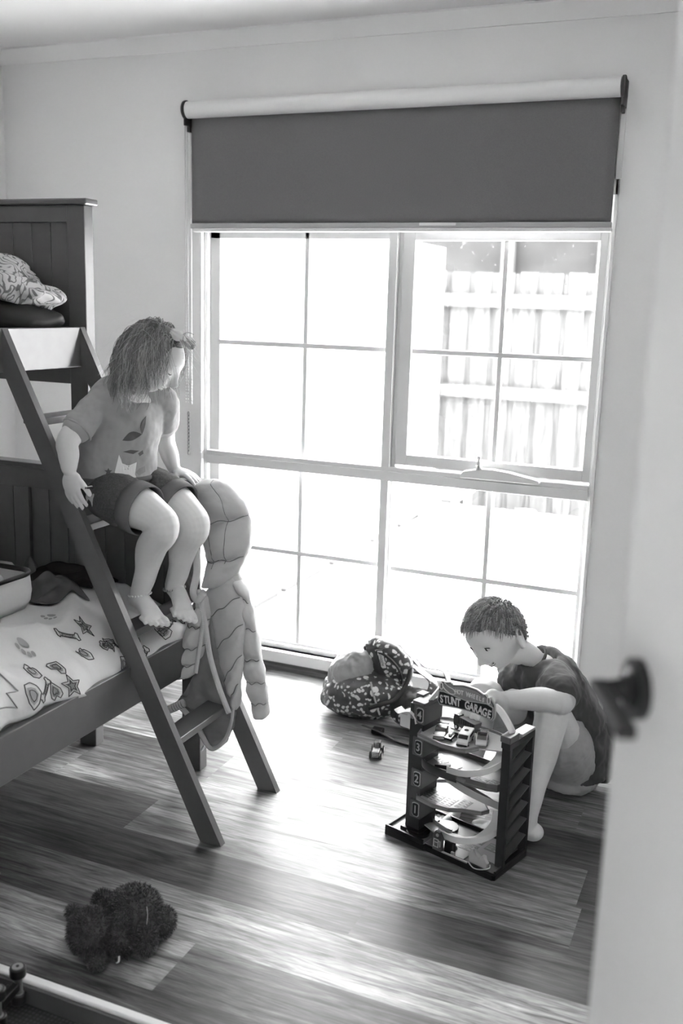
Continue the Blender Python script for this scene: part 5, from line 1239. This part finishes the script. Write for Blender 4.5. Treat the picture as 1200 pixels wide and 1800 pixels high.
def toy_car(name, label, cat, loc, rz, kind, tone, S=1.0, rx=0, grp='toy cars parked on the garage'):
    """length along +x; origin between the wheels on the ground"""
    t = empty(name, GM @ V(loc) if kind[0] != '!' else V(loc), label, cat, grp, rot=(rx, 0, rz+(GX if kind[0] != '!' else 0))); kind = kind.strip('!')
    bm_ = mat(name+'_paint', tone, .25, .5, n_amt=.0); wn = mat(name+'_glass', .03, .1, .5)
    K = dict(parent=t, local=True); s = S
    wx, wr, wy = .018*s, .0055*s, .0125*s
    if kind == 'van':
        prof = [(-.031, .004), (.031, .004), (.031, .012), (.022, .016), (.015, .026), (-.030, .027), (-.032, .015)]; win = [(.0155, .0165), (.0222, .0165), (.0165, .0245), (.0120, .0245)]
    elif kind == 'sport':
        prof = [(-.034, .005), (.034, .004), (.034, .009), (.018, .013), (.006, .019), (-.014, .019), (-.024, .014), (-.034, .013)]; win = [(.0175, .0135), (.006, .0190), (-.013, .0190), (-.023, .0148), (-.018, .0148), (-.010, .0175), (.004, .0172), (.014, .0135)]
    elif kind == 'race':
        prof = [(-.034, .004), (.036, .003), (.036, .006), (.018, .011), (.004, .012), (-.002, .018), (-.016, .019), (-.022, .012), (-.034, .012)]; win = [(.004, .0122), (-.002, .0182), (-.008, .0182), (-.004, .0125)]
    elif kind == 'truck':
        prof = [(-.04, .010), (.04, .010), (.04, .022), (-.04, .022)]; win = None
    else: prof = [(-.03, .005), (.03, .005), (.03, .012), (.0, .017), (-.02, .016), (-.03, .012)]; win = None
    hw = .0135*s
    obj('body', B().prism([(x*s, z*s) for x, z in prof], -hw, hw, 'y'), bm_, bevel=.0022*s, seg=3, **K)
    if win: obj('windows', B().prism([(x*s, (z+.0003)*s) for x, z in win], -hw*.80, hw*.80, 'y'), wn, **K)
    if kind == 'van':
        obj('side_windows', B().box((-.026*s, -hw-.0003, .0165*s), (.010*s, hw+.0003, .0235*s)), wn, bevel=.001, **K); obj('roof_badge', B().cyl((-.008*s, 0, .0268*s), (-.008*s, 0, .0275*s), .0055*s, 16), wn, **K)
        obj('bumper', B().box((.0300*s, -hw*.95, .003*s), (.0325*s, hw*.95, .0065*s)), 'g_black', bevel=.0005, **K)
    if kind == 'sport': obj('spoiler', B().box((-.034*s, -hw, .017*s), (-.029*s, hw, .0185*s)).box((-.033*s, -hw*.7, .012*s), (-.031*s, -hw*.6, .018*s)).box((-.033*s, hw*.6, .012*s), (-.031*s, hw*.7, .018*s)), bm_, bevel=.0005, **K)
    if kind == 'race':
        b = B()
        for k in range(5): b.box(((-.026+.012*k)*s, -hw-.0003, .006*s), ((-.020+.012*k)*s, hw+.0003, .010*s))
        obj('decals', b, 'g_light', **K); obj('rear_wing', B().box((-.036*s, -hw*1.1, .018*s), (-.028*s, hw*1.1, .0195*s)), 'g_black', **K)
    if kind == 'drag':
        obj('engine', B().cyl((-.008*s, -.006*s, .019*s), (-.008*s, .006*s, .019*s), .005*s, 12).box((-.002*s, -.005*s, .014*s), (.012*s, .005*s, .022*s)), 'white_metal', bevel=.0006, **K)
        obj('wing', B().prism([(-.036*s, .018*s), (-.026*s, .026*s), (-.024*s, .025*s), (-.034*s, .017*s)], -hw*1.2, hw*1.2, 'y'), 'g_black', **K)
    if kind == 'truck':
        wx = .026*s; wr = .0085*s; wy = .014*s
        obj('cab', B().prism([(.018*s, .020*s), (.041*s, .020*s), (.041*s, .034*s), (.036*s, .044*s), (.018*s, .044*s)], -hw, hw, 'y'), bm_, bevel=.002*s, **K)
        b = B()
        for k in range(6): b.box((.0412*s, -hw*.85, (.016+.0045*k)*s), (.0422*s, hw*.85, (.0182+.0045*k)*s))
        obj('grille', b, 'g_black', **K)
        obj('tipper', B().prism([(-.042*s, .022*s), (.014*s, .022*s), (.016*s, .042*s), (-.046*s, .040*s)], -hw*1.12, hw*1.12, 'y'), mat('truck_tipper', .075, .35, .5), bevel=.002*s, **K)
        b = B()
        for k in range(6): b.box(((-.040+.009*k)*s, -hw*1.16, .024*s), ((-.038+.009*k)*s, hw*1.16, .039*s))
        obj('tipper_ribs', b, 'g_black', **K)
    if kind == 'monster':
        wr = .0115*s; wx = .022*s; wy = .0165*s
        obj('hood', B().prism([(.006*s, .018*s), (.032*s, .018*s), (.034*s, .026*s), (.010*s, .030*s)], -hw*.8, hw*.8, 'y'), bm_, bevel=.002*s, **K)
        obj('cab', B().prism([(-.024*s, .018*s), (.008*s, .018*s), (.004*s, .042*s), (-.018*s, .044*s)], -hw*.75, hw*.75, 'y'), bm_, bevel=.003*s, **K)
        obj('windscreen', B().prism([(.0092*s, .024*s), (.0062*s, .040*s), (.005*s, .040*s), (.008*s, .024*s)], -hw*.5, hw*.5, 'y'), 'g_grey', **K)
        for k in range(4): obj('grille_bar', B().box((.0345*s, -hw*.75, (.010+.0045*k)*s), (.0360*s, hw*.75, (.0122+.0045*k)*s)), 'g_light', **K)
    for sx in ((-1, 1) if kind != 'truck' else (-1.25, -.35, 1.0)):
        for sy in (-1, 1):
            c = V((sx*wx, sy*wy, wr)); o = obj('wheel', B().cyl(c+V((0, -.0022*s, 0)), c+V((0, .0022*s, 0)), wr, 18), 'g_black', bevel=.0006, **K)
            obj('hub', B().cyl(c+V((0, sy*.0022*s, 0)), c+V((0, sy*.0028*s, 0)), wr*.55, 12), 'white_metal', o, local=True)
    return t
Z4 = .3215
toy_car('toy_race_car', 'dark patterned toy race car at the left end of the top garage deck', 'toy car', (.135, .050, Z4), -1.15, 'race', .04, 1.12)
toy_car('toy_dragster', 'spindly dark toy dragster with silver engine beside the patterned race car', 'toy car', (.168, .050, Z4), -1.45, 'drag', .02, .8)
toy_car('toy_van', 'white toy van with dark windscreen at the front of the top garage deck', 'toy car', (.207, .058, Z4), -1.28, 'van', .62, 1.12)
toy_car('toy_sports_car', 'silver toy sports car parked to the right of the white van', 'toy car', (.240, .088, Z4), -1.10, 'sport', .30, 1.12)
toy_car('toy_dump_truck', "dark toy dump truck under the boy's fingers on the top garage deck", 'toy truck', (.172, .118, Z4), 2.92, 'truck', .10, .95)
toy_car('toy_buggy', 'small dark toy buggy on the lift platform of the middle garage deck', 'toy car', (.215, .046, .2345), -.25, 'drag', .05, .55)
obj_t = toy_car('toy_monster_truck', 'small dark toy monster truck alone on the floor left of the garage', 'toy truck', (-1.048, 2.845, 0), -1.35, '!monster', .03, 1.1, grp=None)
toy_car('toy_pocket_car', "tiny dark toy car pinched in the girl's hand on the ladder rail", 'toy car', (-1.640, 2.128, .944), -.2, '!race', .02, .75, grp=None)

# ================================================================== TEDDY
def teddy():
    t = empty('teddy_bear', (-1.21, 1.65, 0), 'dark furry teddy bear lying face down on the wooden floor', 'teddy bear')
    fm = mat('bear_plush', .06, .9, .1, n_amt=.3, n_scale=30); fur = attr_mat('bear_fur', .8, .2)
    rnd = random.Random(21)
    def part(name, c, r, rot=(0, 0, 0), n=900, L_=.010, base=.03):
        Mx = Matrix.Translation(V(c)) @ Euler(rot).to_matrix().to_4x4()
        o = obj(name, B().ell((0, 0, 0), r, 28, 18, M4=Mx), fm, t, smooth=True)
        b = B(); R3 = Mx.to_3x3()
        for i in range(n):
            z = rnd.uniform(-1, 1); th = rnd.uniform(0, 2*PI); q = math.sqrt(1-z*z); d = V((q*math.cos(th), q*math.sin(th), z)); p = Mx @ V((d.x*r[0], d.y*r[1], d.z*r[2]))
            nn = (R3 @ V((d.x/r[0], d.y/r[1], d.z/r[2]))).normalized(); tg = (nn+V((rnd.gauss(0, .35), rnd.gauss(0, .35), rnd.gauss(0, .35)-.35))).normalized()
            if p.z < .002: continue
            e = p+(nn*.4+tg*.6)*L_*rnd.uniform(.6, 1.2); m_ = p.lerp(e, .5)+V((0, 0, .001)); e.z = max(e.z, .001)
            w = rnd.choice([1.2, 2, 3, 4.5])*base; b.tube([p, m_, e], [.0011, .0008, .0003], 3, tone=(w, w, w))
        obj(name+'_fur', b, fur, o, smooth=True); return o
    part('head', (-1.258, 1.620, .055), (.054, .050, .052), n=2600, L_=.007)
    part('ear', (-1.305, 1.618, .088), (.016, .012, .018), n=350, L_=.008); part('ear', (-1.212, 1.576, .026), (.020, .018, .021), n=450, L_=.007)
    part('body', (-1.196, 1.698, .072), (.064, .056, .066), (0, 0, .3), n=3200, L_=.007)
    part('arm', (-1.188, 1.634, .045), (.028, .032, .042), (0, 0, .4), n=1400, L_=.007); part('arm', (-1.298, 1.718, .060), (.024, .024, .028), n=600, L_=.007)
    part('leg', (-1.150, 1.672, .038), (.026, .034, .036), (0, 0, .5), n=1300, L_=.007); part('leg', (-1.148, 1.735, .040), (.026, .034, .036), (0, 0, -.2), n=900, L_=.007)
    for a, bb, c in (((-1.146, 1.672, .118), (-1.137, 1.662, .106), (-1.135, 1.655, .088)), ((-1.176, 1.598, .016), (-1.168, 1.596, .024), (-1.170, 1.600, .034))):
        obj('sewn_label', B().tube(catmull([V(a), V(bb), V(c)], 5), (.0006, .0024), 6), mat('label_satin', .7, .5), t, smooth=True)
teddy()

# ================================================================== FOREGROUND TRAY AND TOY CHASSIS
def tray():
    t = empty('toy_tray', (-1.15, 1.0, 0), 'shallow toy tray with a thick white rim and grey dimpled mat in the foreground', 'tray')
    b = B().box((-1.49, 1.426, 0), (-.80, 1.448, .058)).box((-1.49, .62, 0), (-1.46, 1.425, .058)).box((-.83, .62, 0), (-.80, 1.425, .058)).box((-1.46, .62, 0), (-.83, .65, .058))
    obj('rim', b, mat('tray_white', .66, .4, .4), t, bevel=.005, seg=3)
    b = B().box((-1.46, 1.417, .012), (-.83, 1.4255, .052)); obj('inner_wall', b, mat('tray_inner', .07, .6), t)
    mm = mat('dimpled_mat', .05, .6, .3); nt = mm.node_tree; N = nt.nodes; L = nt.links; bs = N['Principled BSDF']
    tc = N.new('ShaderNodeTexCoord'); vo = N.new('ShaderNodeTexVoronoi'); vo.inputs['Scale'].default_value = 105; vo.inputs['Randomness'].default_value = .15; L.new(tc.outputs['Object'], vo.inputs['Vector'])
    rg = N.new('ShaderNodeMapRange'); rg.inputs['From Min'].default_value = .15; rg.inputs['From Max'].default_value = .5; rg.inputs['To Min'].default_value = .085; rg.inputs['To Max'].default_value = .035; L.new(vo.outputs['Distance'], rg.inputs['Value']); L.new(rg.outputs[0], bs.inputs['Base Color'])
    obj('mat', B().box((-1.46, .65, 0.004), (-.83, 1.425, .012)), mm, t)
    # chassis standing on its side
    c = empty('toy_chassis', (-1.285, 1.38, .012), 'black toy car chassis with four wheels standing on its side in the tray', 'toy car'); rm = mat('wheel_rim', .22, .35, .4)
    for (x, y, r, nm) in ((-1.280, 1.408, .0165, 0), (-1.272, 1.338, .0175, 1)):
        for z in (.030, .090):
            o = obj('wheel', B().cyl((x, y, z-.011), (x, y, z+.011), r, 24), 'black', c, bevel=.003)
            obj('wheel_rim', B().cyl((x, y, z+.0105), (x, y, z+.0120), r*.68, 20), rm, o); obj('hub', B().cyl((x, y, z+.012), (x, y, z+.0135), r*.2, 10), 'black', o)
        obj('axle', B().cyl((x, y, .041), (x, y, .079), .0085, 16), mat('axle_grey', .10, .3, .5), c)
    obj('frame', B().prism([(-1.288, 1.405), (-1.272, 1.405), (-1.264, 1.345), (-1.280, 1.343)], .050, .068, 'z').box((-1.300, 1.345, .05), (-1.272, 1.40, .06)), 'black', c, bevel=.002)
    w = B().box((-1.100, 1.395, .012), (-1.03, 1.42, .022)); tag(obj('toy_block', w, mat('block_white', .6, .4), bevel=.002), 'small white toy block lying in the tray near the rim', 'toy block')
    w = B().cyl((-1.02, 1.36, .012), (-1.02, 1.36, .03), .016, 16); tag(obj('rubber_ring', w, 'black', bevel=.003), 'loose black rubber ring lying in the tray beside the white block', 'ring')
tray()
